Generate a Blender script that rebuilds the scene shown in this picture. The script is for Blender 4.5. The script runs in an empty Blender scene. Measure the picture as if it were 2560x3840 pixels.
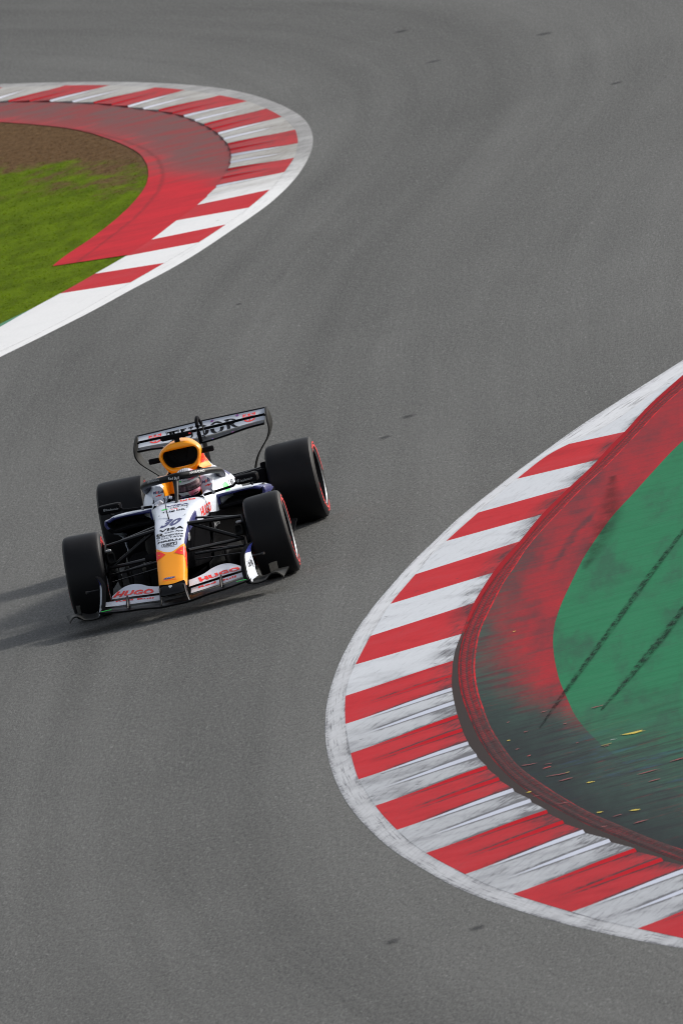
import bpy, bmesh, math, random
import numpy as np
from mathutils import Vector, Matrix
from mathutils.bvhtree import BVHTree
R_ = math.radians
SC = bpy.context.scene
COL = SC.collection
random.seed(7)
RNG = np.random.default_rng(7)

# ------------------------------------------------------------------ camera
CAM = (-15.7676, 140.3418, 16.5960)
AZ, EL, ROLL = 0.102030, 0.114235, -0.232876
def cam_axes():
    d = Vector((math.sin(AZ)*math.cos(EL), -math.cos(AZ)*math.cos(EL), -math.sin(EL)))
    r = d.cross(Vector((0, 0, 1))).normalized(); u = r.cross(d)
    return math.cos(ROLL)*r + math.sin(ROLL)*u, -math.sin(ROLL)*r + math.cos(ROLL)*u, d
cr, cu, cd = cam_axes()
cam = bpy.data.cameras.new('camera'); cam_o = bpy.data.objects.new('camera', cam); COL.objects.link(cam_o)
cam.sensor_fit = 'VERTICAL'; cam.sensor_height = 36; cam.sensor_width = 24; cam.lens = 600
cam.clip_start = 1; cam.clip_end = 3000
cam_o.matrix_world = Matrix(((cr.x, cu.x, -cd.x, CAM[0]), (cr.y, cu.y, -cd.y, CAM[1]), (cr.z, cu.z, -cd.z, CAM[2]), (0, 0, 0, 1)))
cam.dof.use_dof = True; cam.dof.focus_distance = 141.2; cam.dof.aperture_fstop = 9.0
SC.camera = cam_o

# ------------------------------------------------------------------ sky, sun, exposure
SUN_DIR = Vector((-1.65, -1.03, 1.0)).normalized()       # towards the sun
sun_el = math.asin(SUN_DIR.z)
w = bpy.data.worlds.new('World'); SC.world = w; w.use_nodes = True
nt = w.node_tree; nt.nodes.clear()
sky = nt.nodes.new('ShaderNodeTexSky'); sky.sky_type = 'NISHITA'; sky.sun_disc = False
sky.sun_elevation = sun_el; sky.sun_rotation = math.atan2(SUN_DIR.x, SUN_DIR.y)
sky.dust_density = 2.5; sky.air_density = 1.0; sky.ozone_density = 1.0
bg = nt.nodes.new('ShaderNodeBackground'); bg.inputs[1].default_value = 0.15
wo = nt.nodes.new('ShaderNodeOutputWorld')
hs = nt.nodes.new('ShaderNodeHueSaturation'); hs.inputs['Saturation'].default_value = .40; nt.links.new(sky.outputs[0], hs.inputs['Color']); nt.links.new(hs.outputs[0], bg.inputs[0]); nt.links.new(bg.outputs[0], wo.inputs[0])
sl = bpy.data.lights.new('sun', 'SUN'); sl.energy = 2.6; sl.angle = R_(5.5); sl.color = (1.0, .96, .9)
so = bpy.data.objects.new('sun', sl); COL.objects.link(so)
so.rotation_euler = (-SUN_DIR).to_track_quat('-Z', 'Y').to_euler(); so.location = SUN_DIR*60
SC.view_settings.view_transform = 'Standard'; SC.view_settings.look = 'None'
SC.view_settings.exposure = 0.32; SC.view_settings.gamma = 1.0
SC.cycles.max_bounces = 6; SC.cycles.filter_width = 1.05; SC.render.filter_size = 1.05

# ------------------------------------------------------------------ node expressions
class X:
    def __init__(s, m, k): s.m, s.k = m, k
    def _b(s, op, o, sw=False, o2=None, clamp=False):
        n = s.m.nodes.new('ShaderNodeMath'); n.operation = op; n.use_clamp = clamp
        a, b = (o, s) if sw else (s, o)
        for i, q in enumerate((a, b, o2)):
            if q is None: continue
            if isinstance(q, X): s.m.links.new(q.k, n.inputs[i])
            else: n.inputs[i].default_value = q
        return X(s.m, n.outputs[0])
    def __add__(s, o): return s._b('ADD', o)
    __radd__ = __add__
    def __sub__(s, o): return s._b('SUBTRACT', o)
    def __rsub__(s, o): return s._b('SUBTRACT', o, True)
    def __mul__(s, o): return s._b('MULTIPLY', o)
    __rmul__ = __mul__
    def __truediv__(s, o): return s._b('DIVIDE', o)
    def __gt__(s, o): return s._b('GREATER_THAN', o)
    def __lt__(s, o): return s._b('LESS_THAN', o)
    def mn(s, o): return s._b('MINIMUM', o)
    def mx(s, o): return s._b('MAXIMUM', o)
    def pw(s, o): return s._b('POWER', o)
    def ab(s): return s._b('ABSOLUTE', 0.0)
    def sin(s): return s._b('SINE', 0.0)
    def frac(s): return s._b('FRACT', 0.0)
    def cl(s): return s._b('ADD', 0.0, clamp=True)
    def sm(s, lo, hi):
        n = s.m.nodes.new('ShaderNodeMapRange'); n.interpolation_type = 'SMOOTHSTEP'
        s.m.links.new(s.k, n.inputs[0]); n.inputs[1].default_value = min(lo, hi); n.inputs[2].default_value = max(lo, hi)
        if lo > hi: n.inputs[3].default_value, n.inputs[4].default_value = 1, 0
        return X(s.m, n.outputs[0])
class Mat:
    def __init__(s, name):
        s.mat = bpy.data.materials.new(name); s.mat.use_nodes = True
        s.m = s.mat.node_tree; s.nodes, s.links = s.m.nodes, s.m.links
        s.b = s.nodes['Principled BSDF']
    def xyz(s, kind='Object'):
        t = s.nodes.new('ShaderNodeTexCoord'); p = s.nodes.new('ShaderNodeSeparateXYZ'); s.links.new(t.outputs[kind], p.inputs[0])
        return [X(s.m, p.outputs[i]) for i in range(3)]
    def vec(s, x, y, z=0.0):
        n = s.nodes.new('ShaderNodeCombineXYZ')
        for i, q in enumerate((x, y, z)):
            if isinstance(q, X): s.links.new(q.k, n.inputs[i])
            else: n.inputs[i].default_value = q
        return X(s.m, n.outputs[0])
    def noise(s, v, scale=1.0, detail=3.0, rough=.55):
        n = s.nodes.new('ShaderNodeTexNoise'); s.links.new(v.k, n.inputs['Vector'])
        n.inputs['Scale'].default_value = scale; n.inputs['Detail'].default_value = detail; n.inputs['Roughness'].default_value = rough
        return X(s.m, n.outputs['Fac'])
    def vor(s, v, scale=1.0):
        n = s.nodes.new('ShaderNodeTexVoronoi'); s.links.new(v.k, n.inputs['Vector']); n.inputs['Scale'].default_value = scale
        q = s.nodes.new('ShaderNodeSeparateXYZ'); s.links.new(n.outputs['Color'], q.inputs[0])
        return X(s.m, n.outputs['Distance']), X(s.m, q.outputs[0])
    def mix(s, f, a, b):
        n = s.nodes.new('ShaderNodeMix'); n.data_type = 'RGBA'
        for i, q in ((0, f), (6, a), (7, b)):
            if isinstance(q, X): s.links.new(q.k, n.inputs[i])
            elif i == 0: n.inputs[0].default_value = q
            else: n.inputs[i].default_value = (*q, 1) if len(q) == 3 else q
        return X(s.m, n.outputs[2])
    def lum(s, c, lo=.06, hi=.25):
        n = s.nodes.new('ShaderNodeVectorMath'); n.operation = 'DOT_PRODUCT'; s.links.new(c.k, n.inputs[0]); n.inputs[1].default_value = (1, 1, 1)
        return X(s.m, n.outputs['Value']).sm(lo, hi)
    def scale(s, c, f):
        n = s.nodes.new('ShaderNodeVectorMath'); n.operation = 'SCALE'
        if isinstance(c, X): s.links.new(c.k, n.inputs[0])
        else: n.inputs[0].default_value = c
        if isinstance(f, X): s.links.new(f.k, n.inputs[3])
        else: n.inputs[3].default_value = f
        return X(s.m, n.outputs[0])
    def out(s, col=None, rough=None, metal=None, coat=None, bump=None, bs=.3, bd=.01, spec=None):
        b = s.b
        for nm, q in (('Base Color', col), ('Roughness', rough), ('Metallic', metal), ('Coat Weight', coat), ('Specular IOR Level', spec)):
            if q is None: continue
            if isinstance(q, X): s.links.new(q.k, b.inputs[nm])
            else: b.inputs[nm].default_value = (*q, 1) if isinstance(q, tuple) else q
        if coat is not None: b.inputs['Coat Roughness'].default_value = .06
        if bump is not None:
            n = s.nodes.new('ShaderNodeBump'); n.inputs['Strength'].default_value = bs; n.inputs['Distance'].default_value = bd
            s.links.new(bump.k, n.inputs['Height']); s.links.new(n.outputs[0], b.inputs['Normal'])
        return s.mat
def simple(name, col, rough=.5, metal=0.0, coat=None, var=.12, vs=9.0, spec=None):
    m = Mat(name); x, y, z = m.xyz(); n = m.noise(m.vec(x, y, z), vs, 4)
    c = m.scale(col, (n-.5)*(2*var)+1.0)
    return m.out(c, (n-.5)*.12+rough, metal, coat, spec=spec)

# ------------------------------------------------------------------ object helpers
def tag(o, label=None, cat=None, group=None, kind=None):
    for k, v in (('label', label), ('category', cat), ('group', group), ('kind', kind)):
        if v: o[k] = v
    return o
def empty(name, parent=None, loc=(0, 0, 0)):
    o = bpy.data.objects.new(name, None); COL.objects.link(o); o.location = loc; o.empty_display_size = .2
    if parent: o.parent = parent
    return o
def mesh(name, vs, fs, mat, parent=None, smooth=True, uv=None, angle=None):
    me = bpy.data.meshes.new(name); me.from_pydata([tuple(v) for v in vs], [], fs); me.update()
    if mat: me.materials.append(mat)
    if uv is not None:
        L = me.uv_layers.new(name='UVMap'); a = np.empty(len(me.loops), dtype=np.int32); me.loops.foreach_get('vertex_index', a)
        L.data.foreach_set('uv', np.asarray(uv, dtype=np.float32)[a].ravel())
    if smooth: me.polygons.foreach_set('use_smooth', [True]*len(me.polygons))
    if angle is not None: me.set_sharp_from_angle(angle=R_(angle))
    o = bpy.data.objects.new(name, me); COL.objects.link(o)
    if parent: o.parent = parent
    return o
class MB:                                   # mesh builder, several shapes in one mesh
    def __init__(s): s.v, s.f, s.uv = [], [], []
    def grid(s, rows, closed=False, cap=False, uv=None, flip=False):
        b = len(s.v); n = len(rows[0])
        for i, r in enumerate(rows):
            s.v += [tuple(p) for p in r]
            s.uv += uv[i] if uv is not None else [(0, 0)]*n
        for i in range(len(rows)-1):
            for j in range(n if closed else n-1):
                k = (j+1) % n; q = (b+i*n+j, b+i*n+k, b+(i+1)*n+k, b+(i+1)*n+j)
                s.f.append(q[::-1] if flip else q)
        if cap:
            a = tuple(b+j for j in range(n)); c = tuple(b+(len(rows)-1)*n+j for j in range(n))
            s.f.append(a if flip else a[::-1]); s.f.append(c[::-1] if flip else c)
        return s
    def tube(s, pts, rad, n=10, cap=True, sq=1.0, up=(0, 0, 1)):
        P = [Vector(p) for p in pts]; rows = []
        for i, p in enumerate(P):
            t = (P[min(i+1, len(P)-1)]-P[max(i-1, 0)]).normalized()
            a = Vector(up); a = (a-t*a.dot(t))
            a = a.normalized() if a.length > .05 else t.orthogonal().normalized()
            b = t.cross(a); r = rad[i] if isinstance(rad, (list, tuple)) else rad
            rows.append([p+(a*math.sin(k*2*math.pi/n)*sq+b*math.cos(k*2*math.pi/n))*r for k in range(n)])
        return s.grid(rows, True, cap)
    def box(s, c, d, rot=None):
        c = Vector(c); h = Vector(d)/2; b = len(s.v)
        for x in (-1, 1):
            for y in (-1, 1):
                for z in (-1, 1):
                    v = Vector((x*h.x, y*h.y, z*h.z)); s.v.append(tuple(c+(rot @ v if rot else v))); s.uv.append((0, 0))
        for f in ((0, 1, 3, 2), (4, 6, 7, 5), (0, 4, 5, 1), (2, 3, 7, 6), (0, 2, 6, 4), (1, 5, 7, 3)): s.f.append(tuple(b+i for i in f))
        return s
    def sphere(s, c, r, n=14, m=9):
        r = Vector(r) if hasattr(r, '__len__') else Vector((r, r, r)); rows = []
        for i in range(m+1):
            a = math.pi*i/m
            rows.append([(c[0]+r.x*math.sin(a)*math.cos(2*math.pi*j/n), c[1]+r.y*math.sin(a)*math.sin(2*math.pi*j/n), c[2]+r.z*math.cos(a)) for j in range(n)])
        return s.grid(rows, True)
    def lathe(s, prof, n=72, axis='x', closed=False):   # prof: (h, r)
        rows = []
        for k in range(n+1):
            a = 2*math.pi*k/n
            rows.append([(h, r*math.cos(a), r*math.sin(a)) for h, r in prof] if axis == 'x' else [(r*math.cos(a), r*math.sin(a), h) for h, r in prof])
        return s.grid(rows, closed)
    def build(s, name, mat, parent=None, smooth=True, angle=40, bevel=0, uv=False, weld=True):
        o = mesh(name, s.v, s.f, mat, parent, smooth, s.uv if uv else None)
        if weld:
            bm = bmesh.new(); bm.from_mesh(o.data); bmesh.ops.remove_doubles(bm, verts=bm.verts, dist=1e-5)
            bmesh.ops.recalc_face_normals(bm, faces=bm.faces); bm.to_mesh(o.data); bm.free()
        if angle and smooth: o.data.set_sharp_from_angle(angle=R_(angle))
        if bevel:
            m = o.modifiers.new('bevel', 'BEVEL'); m.width = bevel; m.segments = 2; m.limit_method = 'ANGLE'
        return o
def catmull(P, n):
    P = np.asarray(P, float); Q = np.vstack([2*P[0]-P[1], P, 2*P[-1]-P[-2]]); out = []
    for i in range(len(P)-1):
        a, b, c, d = Q[i:i+4]
        for k in range(n):
            t = k/n; out.append(.5*((2*b)+(-a+c)*t+(2*a-5*b+4*c-d)*t*t+(-a+3*b-3*c+d)*t**3))
    out.append(P[-1]); return np.array(out)

# ------------------------------------------------------------------ ground curves in plan (metres; front axle of the car is the origin)
def pl(s): return np.array([tuple(map(float, a.split(','))) for a in s.split()])
RC = {
  'A': pl('-3.719,-9.218 -3.408,-7.875 -3.224,-7.072 -3.023,-6.167 -2.890,-5.497 -2.818,-5.070 -2.693,-4.347 -2.606,-3.884 -2.568,-3.635 -2.463,-2.914 -2.357,-2.238 -2.291,-1.773 -2.191,-1.033 -2.131,-0.369 -2.058,0.348 -1.977,1.142 -1.941,1.708 -1.896,2.399 -1.851,3.083 -1.812,3.831 -1.787,4.638 -1.779,5.324 -1.778,5.985 -1.782,6.706 -1.800,7.501 -1.827,8.314 -1.867,9.152 -1.920,9.956 -1.990,10.875 -2.073,11.803 -2.171,12.726 -2.277,13.611 -2.404,14.555 -2.555,15.536 -2.714,16.426 -2.879,17.303 -3.061,18.181 -3.230,18.884 -3.398,19.555 -3.538,20.144 -3.699,20.747 -3.873,21.340 -4.035,21.877 -4.191,22.343 -4.354,22.817 -4.492,23.220 -4.670,23.710 -4.844,24.171 -5.013,24.599 -5.183,25.027 -5.391,25.539 -5.650,26.108'),
  'B': pl('-3.779,-8.121 -3.448,-6.379 -3.262,-5.385 -3.003,-4.705 -2.897,-4.743 -2.769,-4.116 -2.645,-3.264 -2.489,-2.122 -2.397,-1.247 -2.321,-0.672 -2.213,0.287 -2.151,0.903 -2.085,2.034 -2.046,2.589 -1.979,3.672 -1.967,4.548 -1.951,5.393 -1.947,6.139 -1.946,7.075 -1.949,7.785 -1.988,8.671 -2.060,9.697 -2.128,10.548 -2.213,11.427 -2.299,12.299 -2.368,12.919 -2.472,13.866 -2.589,14.624 -2.730,15.564 -2.866,16.371 -3.003,17.094 -3.188,18.057 -3.350,18.752 -3.489,19.321 -3.732,20.230 -3.941,21.023 -4.195,21.810 -4.480,22.658 -4.702,23.285 -4.983,24.093 -5.329,24.949 -5.628,25.701'),
  'C': pl('-3.788,-7.956 -3.586,-6.342 -3.506,-5.381 -3.459,-4.643 -3.367,-3.882 -3.319,-3.041 -3.242,-2.275 -3.159,-1.596 -3.010,-0.116 -2.970,0.543 -2.927,1.372 -2.847,2.289 -2.802,3.138 -2.755,4.824 -2.773,6.103 -2.786,6.875 -2.785,7.365 -2.817,8.210 -2.869,9.061 -2.927,9.912 -3.014,10.838 -3.092,11.615 -3.196,12.561 -3.285,13.296 -3.412,14.133 -3.522,14.804 -3.677,15.641 -3.826,16.395 -4.023,17.213 -4.192,17.983 -4.346,18.699 -4.543,19.434 -4.799,20.234 -5.031,21.006 -5.286,21.841 -5.442,22.303'),
  'D': pl('-3.804,-7.670 -3.602,-6.062 -3.476,-4.349 -3.336,-2.753 -3.177,-1.296 -3.053,0.071 -2.959,1.552 -2.843,3.281 -2.798,4.615 -2.790,5.766 -2.805,6.994 -2.860,8.218 -2.938,9.325 -3.037,10.406 -3.192,11.765 -3.348,13.061 -3.539,14.387 -3.738,15.544 -3.967,16.677 -4.250,17.861 -4.541,19.040 -4.880,20.211 -5.212,21.359 -5.429,22.066'),
  'E': pl('-3.844,-6.938 -3.705,-5.866 -3.626,-4.837 -3.520,-3.590 -3.439,-2.668 -3.328,-1.689 -3.264,-1.153 -3.188,-0.256 -3.085,0.894 -3.032,1.556 -2.999,2.244 -2.989,2.881 -2.945,3.789 -2.928,6.554 -2.970,7.604 -3.033,8.802 -3.118,9.841 -3.196,10.658 -3.263,11.254 -3.405,12.539 -3.594,13.873 -3.787,15.111 -3.981,16.043 -4.260,17.307 -4.540,18.493 -4.841,19.543 -5.112,20.539 -5.394,21.419'),
  'F': pl('-4.054,-3.093 -3.998,-2.665 -3.876,-1.223 -3.749,0.345 -3.685,0.935 -3.622,2.328 -3.578,3.424 -3.568,4.789 -3.558,6.004 -3.575,7.196 -3.618,8.156 -3.697,9.246 -3.828,10.715 -3.949,11.747 -4.097,13.043 -4.281,14.207 -4.483,15.328 -4.712,16.393 -4.932,17.356 -5.243,18.659'),
}
LC = {
  'A': pl('6.665,-52.598 6.220,-51.835 5.776,-51.018 5.178,-49.834 4.727,-48.893 4.472,-48.295 4.171,-47.603 3.861,-46.786 3.551,-45.944 3.229,-44.918 2.895,-43.714 2.540,-42.215 2.256,-40.842 2.064,-39.691 1.912,-38.477 1.812,-37.402 1.742,-36.274 1.714,-35.165 1.707,-34.086 1.742,-32.932 1.821,-31.692 1.941,-30.756 2.097,-29.671 2.309,-28.234 2.537,-27.122 2.786,-26.263 3.066,-25.019 3.309,-24.180 3.550,-23.368 3.794,-22.594'),
  'B': pl('6.616,-52.080 5.698,-50.447 5.073,-49.209 4.397,-47.598 3.959,-46.472 3.472,-44.981 3.017,-43.484 2.689,-42.069 2.407,-40.705 2.117,-38.907 1.972,-37.417 1.890,-35.849 1.899,-34.504 1.924,-33.068 2.038,-31.683 2.184,-30.430 2.370,-29.225 2.621,-27.940 2.862,-26.815 3.264,-24.863 3.583,-23.719 3.837,-23.041'),
  'C': pl('6.957,-51.083 6.440,-50.238 6.314,-49.958 5.718,-48.820 5.378,-48.031 5.074,-47.340 4.578,-45.974 4.272,-45.072 4.083,-44.589 3.694,-43.265 3.341,-41.708 3.080,-40.374 2.852,-38.915 2.705,-37.581 2.618,-36.208 2.615,-34.604 2.696,-33.095 2.839,-31.983 2.967,-30.609 3.142,-29.526 3.366,-28.485 3.617,-27.289 3.815,-26.517 4.057,-25.342'),
  'D': pl('6.200,-47.737 5.728,-46.589 5.253,-45.333 4.834,-44.010 4.474,-42.630 4.197,-41.472 3.937,-40.255 3.725,-38.768 3.615,-37.666 3.537,-36.466 3.533,-35.492 3.558,-34.514 3.621,-33.430 3.755,-32.052 3.930,-30.936 3.973,-30.224'),
  'E': pl('3.973,-30.224 3.731,-29.982 3.451,-29.916 3.107,-29.733'),
  'G': pl('3.815,-26.517 4.084,-25.624'),
}
RS = pl('-2.897,-4.743 -3.455,-4.632 -2.652,-3.047 -3.319,-3.041 -2.403,-1.238 -3.159,-1.596 -2.214,0.306 -3.010,-0.116 -2.088,2.006 -2.927,1.372 -1.979,3.672 -2.802,3.138 -1.946,5.415 -2.755,4.824 -1.946,7.075 -2.770,6.565 -2.000,8.833 -2.810,8.199 -2.128,10.548 -2.916,9.882 -2.284,12.290 -3.092,11.615 -2.472,13.866 -3.276,13.256 -2.730,15.564 -3.529,14.814 -3.003,17.094 -3.826,16.395 -3.325,18.704 -4.193,17.997 -3.736,20.236 -4.541,19.431 -4.195,21.810 -5.016,20.972 -4.702,23.285 -5.454,22.525').reshape(-1,2,2)
LS = pl('2.862,-26.815 3.617,-27.289 2.633,-27.985 3.366,-28.485 2.370,-29.225 3.145,-29.532 2.184,-30.430 2.967,-30.609 2.037,-31.634 2.832,-31.970 1.924,-33.068 2.696,-33.095 1.899,-34.504 2.615,-34.604 1.890,-35.849 2.601,-36.101 1.967,-37.358 2.701,-37.574 2.117,-38.907 2.839,-38.865 2.401,-40.668 3.077,-40.344 2.683,-42.031 3.341,-41.708 3.014,-43.453 3.692,-43.233 3.414,-44.865 4.094,-44.611 3.964,-46.454 4.574,-45.967 4.397,-47.598 5.074,-47.340 5.073,-49.209 5.718,-48.820 5.692,-50.379 6.314,-49.958 6.554,-51.955 6.947,-50.981').reshape(-1,2,2)
class Curve:
    def __init__(s, P, e0=0.0, e1=0.0, ds=.1, sig=3.5):
        P = np.asarray(P, float); L = np.r_[0, np.cumsum(np.hypot(*np.diff(P, axis=0).T))]
        t = np.linspace(0, L[-1], int(L[-1]/ds)+2); Q = np.stack([np.interp(t, L, P[:, i]) for i in (0, 1)], 1)
        k = int(sig*3); w_ = np.exp(-.5*(np.arange(-k, k+1)/sig)**2); w_ /= w_.sum()
        pad = np.vstack([2*Q[0]-Q[k:0:-1], Q, 2*Q[-1]-Q[-2:-k-2:-1]])
        Q = np.stack([np.convolve(pad[:, i], w_, 'valid') for i in (0, 1)], 1)
        def ext(Q, e):
            n = 25; a = Q[-1]-Q[-2]; b = Q[-n]-Q[-n-1]
            th = math.atan2(a[1], a[0]); dth = (th-math.atan2(b[1], b[0])+math.pi) % (2*math.pi)-math.pi
            dth = max(-.012, min(.012, dth/(n-1))); st = np.hypot(*a); out = [Q[-1]]
            for _ in range(int(e/st)):
                th += dth; out.append(out[-1]+st*np.array([math.cos(th), math.sin(th)]))
            return np.vstack([Q, out[1:]]) if len(out) > 1 else Q
        Q = ext(Q, e1); Q = ext(Q[::-1], e0)[::-1]
        s.P = Q; s.L = np.r_[0, np.cumsum(np.hypot(*np.diff(Q, axis=0).T))]
    def at(s, t): return np.array([np.interp(t, s.L, s.P[:, 0]), np.interp(t, s.L, s.P[:, 1])])
    def near(s, p): i = int(np.argmin(((s.P-p)**2).sum(1))); return s.L[i]
rc = {k: Curve(v, 9, 11) for k, v in RC.items()}
lc = {'A': Curve(LC['A'], 10, 3), 'B': Curve(LC['B'], 10, 3), 'C': Curve(LC['C'], 10, 3), 'D': Curve(LC['D'], 10, 0)}

def ruled(mb, a, b, za, zb, n=4, step=.25, s0=None, s1=None, match=None):
    """sheet between plan curves a and b; uv = (0..1 across, metres along)"""
    lo, hi = (s0 if s0 is not None else 0), (s1 if s1 is not None else a.L[-1]); rows, uvs = [], []
    for t in np.linspace(lo, hi, max(2, int((hi-lo)/step))):
        p = a.at(t); q = b.at(match(t)) if match else b.at(b.near(p)); r, u = [], []
        for k in range(n+1):
            f = k/n; r.append((*(p*(1-f)+q*f), za*(1-f)+zb*f)); u.append((f, t))
        rows.append(r); uvs.append(u)
    return mb.grid(rows, uv=uvs)

# ---- materials of the ground
def m_asphalt():
    m = Mat('asphalt'); x, y, z = m.xyz(); q, s_, _ = m.xyz('UV'); vg = m.vec(x, y*.22)
    g1 = m.noise(vg, 62, 2, .8); g2 = m.noise(vg, 30, 2, .6); big = m.noise(m.vec(x, y*.4), .5, 4, .6); d, c = m.vor(vg, 75)
    # rubber laid down along the driven line: long bands that sweep through both bends
    b1 = m.noise(m.vec(q*.55, s_*.035), 1.0, 3, .55); b2 = m.noise(m.vec(q*2.6+7.0, s_*.05), 1.0, 4, .6); b3 = m.noise(m.vec(q*9.0, s_*.12), 1.0, 3, .6)
    line = (q.ab().sm(1.7, .2))*.10+((q+.75).ab().sm(.28, .03)+(q-.8).ab().sm(.28, .03))*b2.sm(.35, .6)*.14
    wet = m.noise(m.vec(q*1.4+3.0, s_*.11), 1.0, 4, .65).sm(.56, .72)*.09
    f = (g1-.5)*2.35+(g2-.5)*.8+(big-.5)*.38+(b1-.5)*.62+(b2-.5)*.42+(b3-.5)*.16+(c.sm(.955, .99))*.42+1.09-line-wet
    col = m.scale((.0940, .0940, .0900), f.mx(.15))
    return m.out(col, (g1-.5)*.3+.82, bump=g1+g2*1.2, bs=.5, bd=.005, spec=.12)
def m_paint(name, col, dirt=.25, dcol=(.07, .07, .07), near=0.0, ylo=4, yhi=13, yamt=.0, rough=.55, grime=.0, ridge=0, along=0, age=None):
    m = Mat(name); x, y, z = m.xyz(); u, s, _ = m.xyz('UV'); v = m.vec(x, y)
    n1 = m.noise(v, 1.6, 5, .65); n2 = m.noise(m.vec(x*2.2+y*.5, y*2.0-x*9.0), 3.0, 5, .7); n3 = m.noise(v, 30, 3, .6)
    vd, vc = m.vor(v, 6); sp = vc.sm(.90, .93)*vd.sm(.16, .06)*1.6
    f = (n2.sm(.5, .8)*.75+n1.sm(.45, .8)*.6)*dirt+sp*.5
    f = f+u.sm(.70, 1.02)*(n1.sm(.38, .58)*.55+n2.sm(.45, .6)*.45)*near+y.sm(ylo, yhi)*(n2*.5+n1*.7)*yamt+(n3-.5)*.12
    if along:
        al = m.noise(m.vec(u*9.0, s*1.1), 1.0, 4, .7); al2 = m.noise(m.vec(u*2.5, s*.9+9.0), 1.0, 3, .6); f = f+al.sm(.52, .74)*al2.sm(.35, .6)*along+(al-.5)*.25
    if grime: f = f+u.sm(.30, .0)*n3.sm(.4, .62)*grime
    base = m.scale(col, (n3-.5)*.25+(n1-.5)*.25+1.0)
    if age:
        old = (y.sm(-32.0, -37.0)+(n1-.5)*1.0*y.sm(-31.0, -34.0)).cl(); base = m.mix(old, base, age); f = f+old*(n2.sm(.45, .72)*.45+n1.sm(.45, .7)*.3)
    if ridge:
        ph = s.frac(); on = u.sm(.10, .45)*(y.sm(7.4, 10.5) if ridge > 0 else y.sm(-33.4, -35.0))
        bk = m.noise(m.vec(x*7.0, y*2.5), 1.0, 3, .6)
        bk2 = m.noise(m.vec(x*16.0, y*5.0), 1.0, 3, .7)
        crest = (ph.sm(.84, .975)*(bk.sm(.34, .54)*.65+bk2.sm(.42, .58)*.4+.30)+ph.sm(.06, .09)*ph.sm(.20, .11)*.75*bk2.sm(.25, .5))*on  # dirt line at crest, shadow of each drop painted along its foot
        clean_shaded = ph.sm(.08, .06)*on
        f = f*(1.0-clean_shaded*.9)+crest*.95*(1.0-clean_shaded)+on*(ph-.4).mx(0)*bk2.sm(.42, .68)*.35*abs(ridge)
        base = m.mix(clean_shaded*.8, base, (col[0]*.86, col[1]*.88, col[2]*1.0))  # drop faces: free of dirt, with shade and sky tint painted into the colour
    c = m.mix(f.cl(), base, dcol)
    return m.out(c, (n1-.5)*.3+rough, bump=n3, bs=.25, bd=.004, spec=.03)
M_ASPH = m_asphalt()
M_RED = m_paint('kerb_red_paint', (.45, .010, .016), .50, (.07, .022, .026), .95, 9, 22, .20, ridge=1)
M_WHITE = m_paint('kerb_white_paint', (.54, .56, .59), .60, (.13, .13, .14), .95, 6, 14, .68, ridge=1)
M_LINE = m_paint('edge_line_paint', (.62, .63, .65), .45, (.15, .15, .16), .3, -1, 14, .62, grime=.6, along=1.2)
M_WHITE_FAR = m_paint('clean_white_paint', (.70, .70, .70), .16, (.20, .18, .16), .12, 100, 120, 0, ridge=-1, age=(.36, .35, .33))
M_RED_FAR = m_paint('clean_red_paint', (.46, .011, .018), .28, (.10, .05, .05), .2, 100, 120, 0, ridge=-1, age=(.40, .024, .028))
M_LINE_OLD = m_paint('worn_line_paint', (.70, .70, .70), .22, (.15, .15, .15), .1, 100, 120, 0, along=.5, age=(.29, .287, .283))
def m_joint():
    m = Mat('joint_tar'); x, y, z = m.xyz(); n = m.noise(m.vec(x*3, y*1.6), 1.0, 4, .7)
    c = m.mix(((y*-.16)+1.0+(n-.5)*2.2).sm(-.15, .25), (.045, .037, .036), (.27, .012, .018)); return m.out(c, .85, spec=.02)
M_TAR = m_joint()
def m_rumble():
    m = Mat('rumble_strip_paint'); x, y, z = m.xyz(); u, s, _ = m.xyz('UV')
    tooth = ((s*9.0+u*1.5).frac()-.5).ab()*2.0; nb = m.noise(m.vec(x, y), 2.2, 4); n = m.noise(m.vec(u*3.0, s*14.0), 1.0, 3); nl = m.noise(m.vec(u*2.0, s*2.2), 1.0, 4, .7)
    c = m.mix((tooth.sm(.25, .6)*.6+n.sm(.45, .7)*.4).cl(), (.30, .010, .016), (.10, .014, .018))
    c = m.mix(((u-.5).ab().sm(.09, .03)*.7+((u-.5).ab()-.34).ab().sm(.06, .03)*nl.sm(.34, .52)*.9).cl(), c, (.050, .030, .031))
    c = m.mix((u-.5).ab().sm(.40, .44)*nl.sm(.62, .44), c, (.50, .012, .018))
    streak = m.noise(m.vec(u*11.0, s*.5), 1.0, 2).sm(.50, .62)
    dirty = (y.sm(10.0, 15)*(1.0-streak*.55)+y.sm(3, 9)*nb.sm(.45, .65)*.45).cl()
    c = m.mix(dirty*.88, c, (.038, .028, .028))
    return m.out(c, .65, bump=tooth+n, bs=.5, bd=.010, spec=.03)
M_RUMBLE = m_rumble()
def run_dirty(m, x, y, n1, n2):
    """scuffed, rubbered and part-repainted mix shared by the red and the green paint at the exit of the bend"""
    c = m.mix(n2.sm(.34, .62), (.022, .024, .026), (.038, .078, .060))
    r3 = m.noise(m.vec(x*2.0, y*6.0-x*1.6), 1.3, 4, .75)
    c = m.mix(r3.sm(.57, .70)*.7, c, (.16, .022, .028)); b3 = m.noise(m.vec(x*1.5+4.0, y*2.2-x*.6), 1.1, 4, .7)
    return m.mix(b3.sm(.54, .68)*y.sm(13.5, 15.5)*y.sm(19, 17)*.85, c, (.035, .075, .12))
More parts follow.
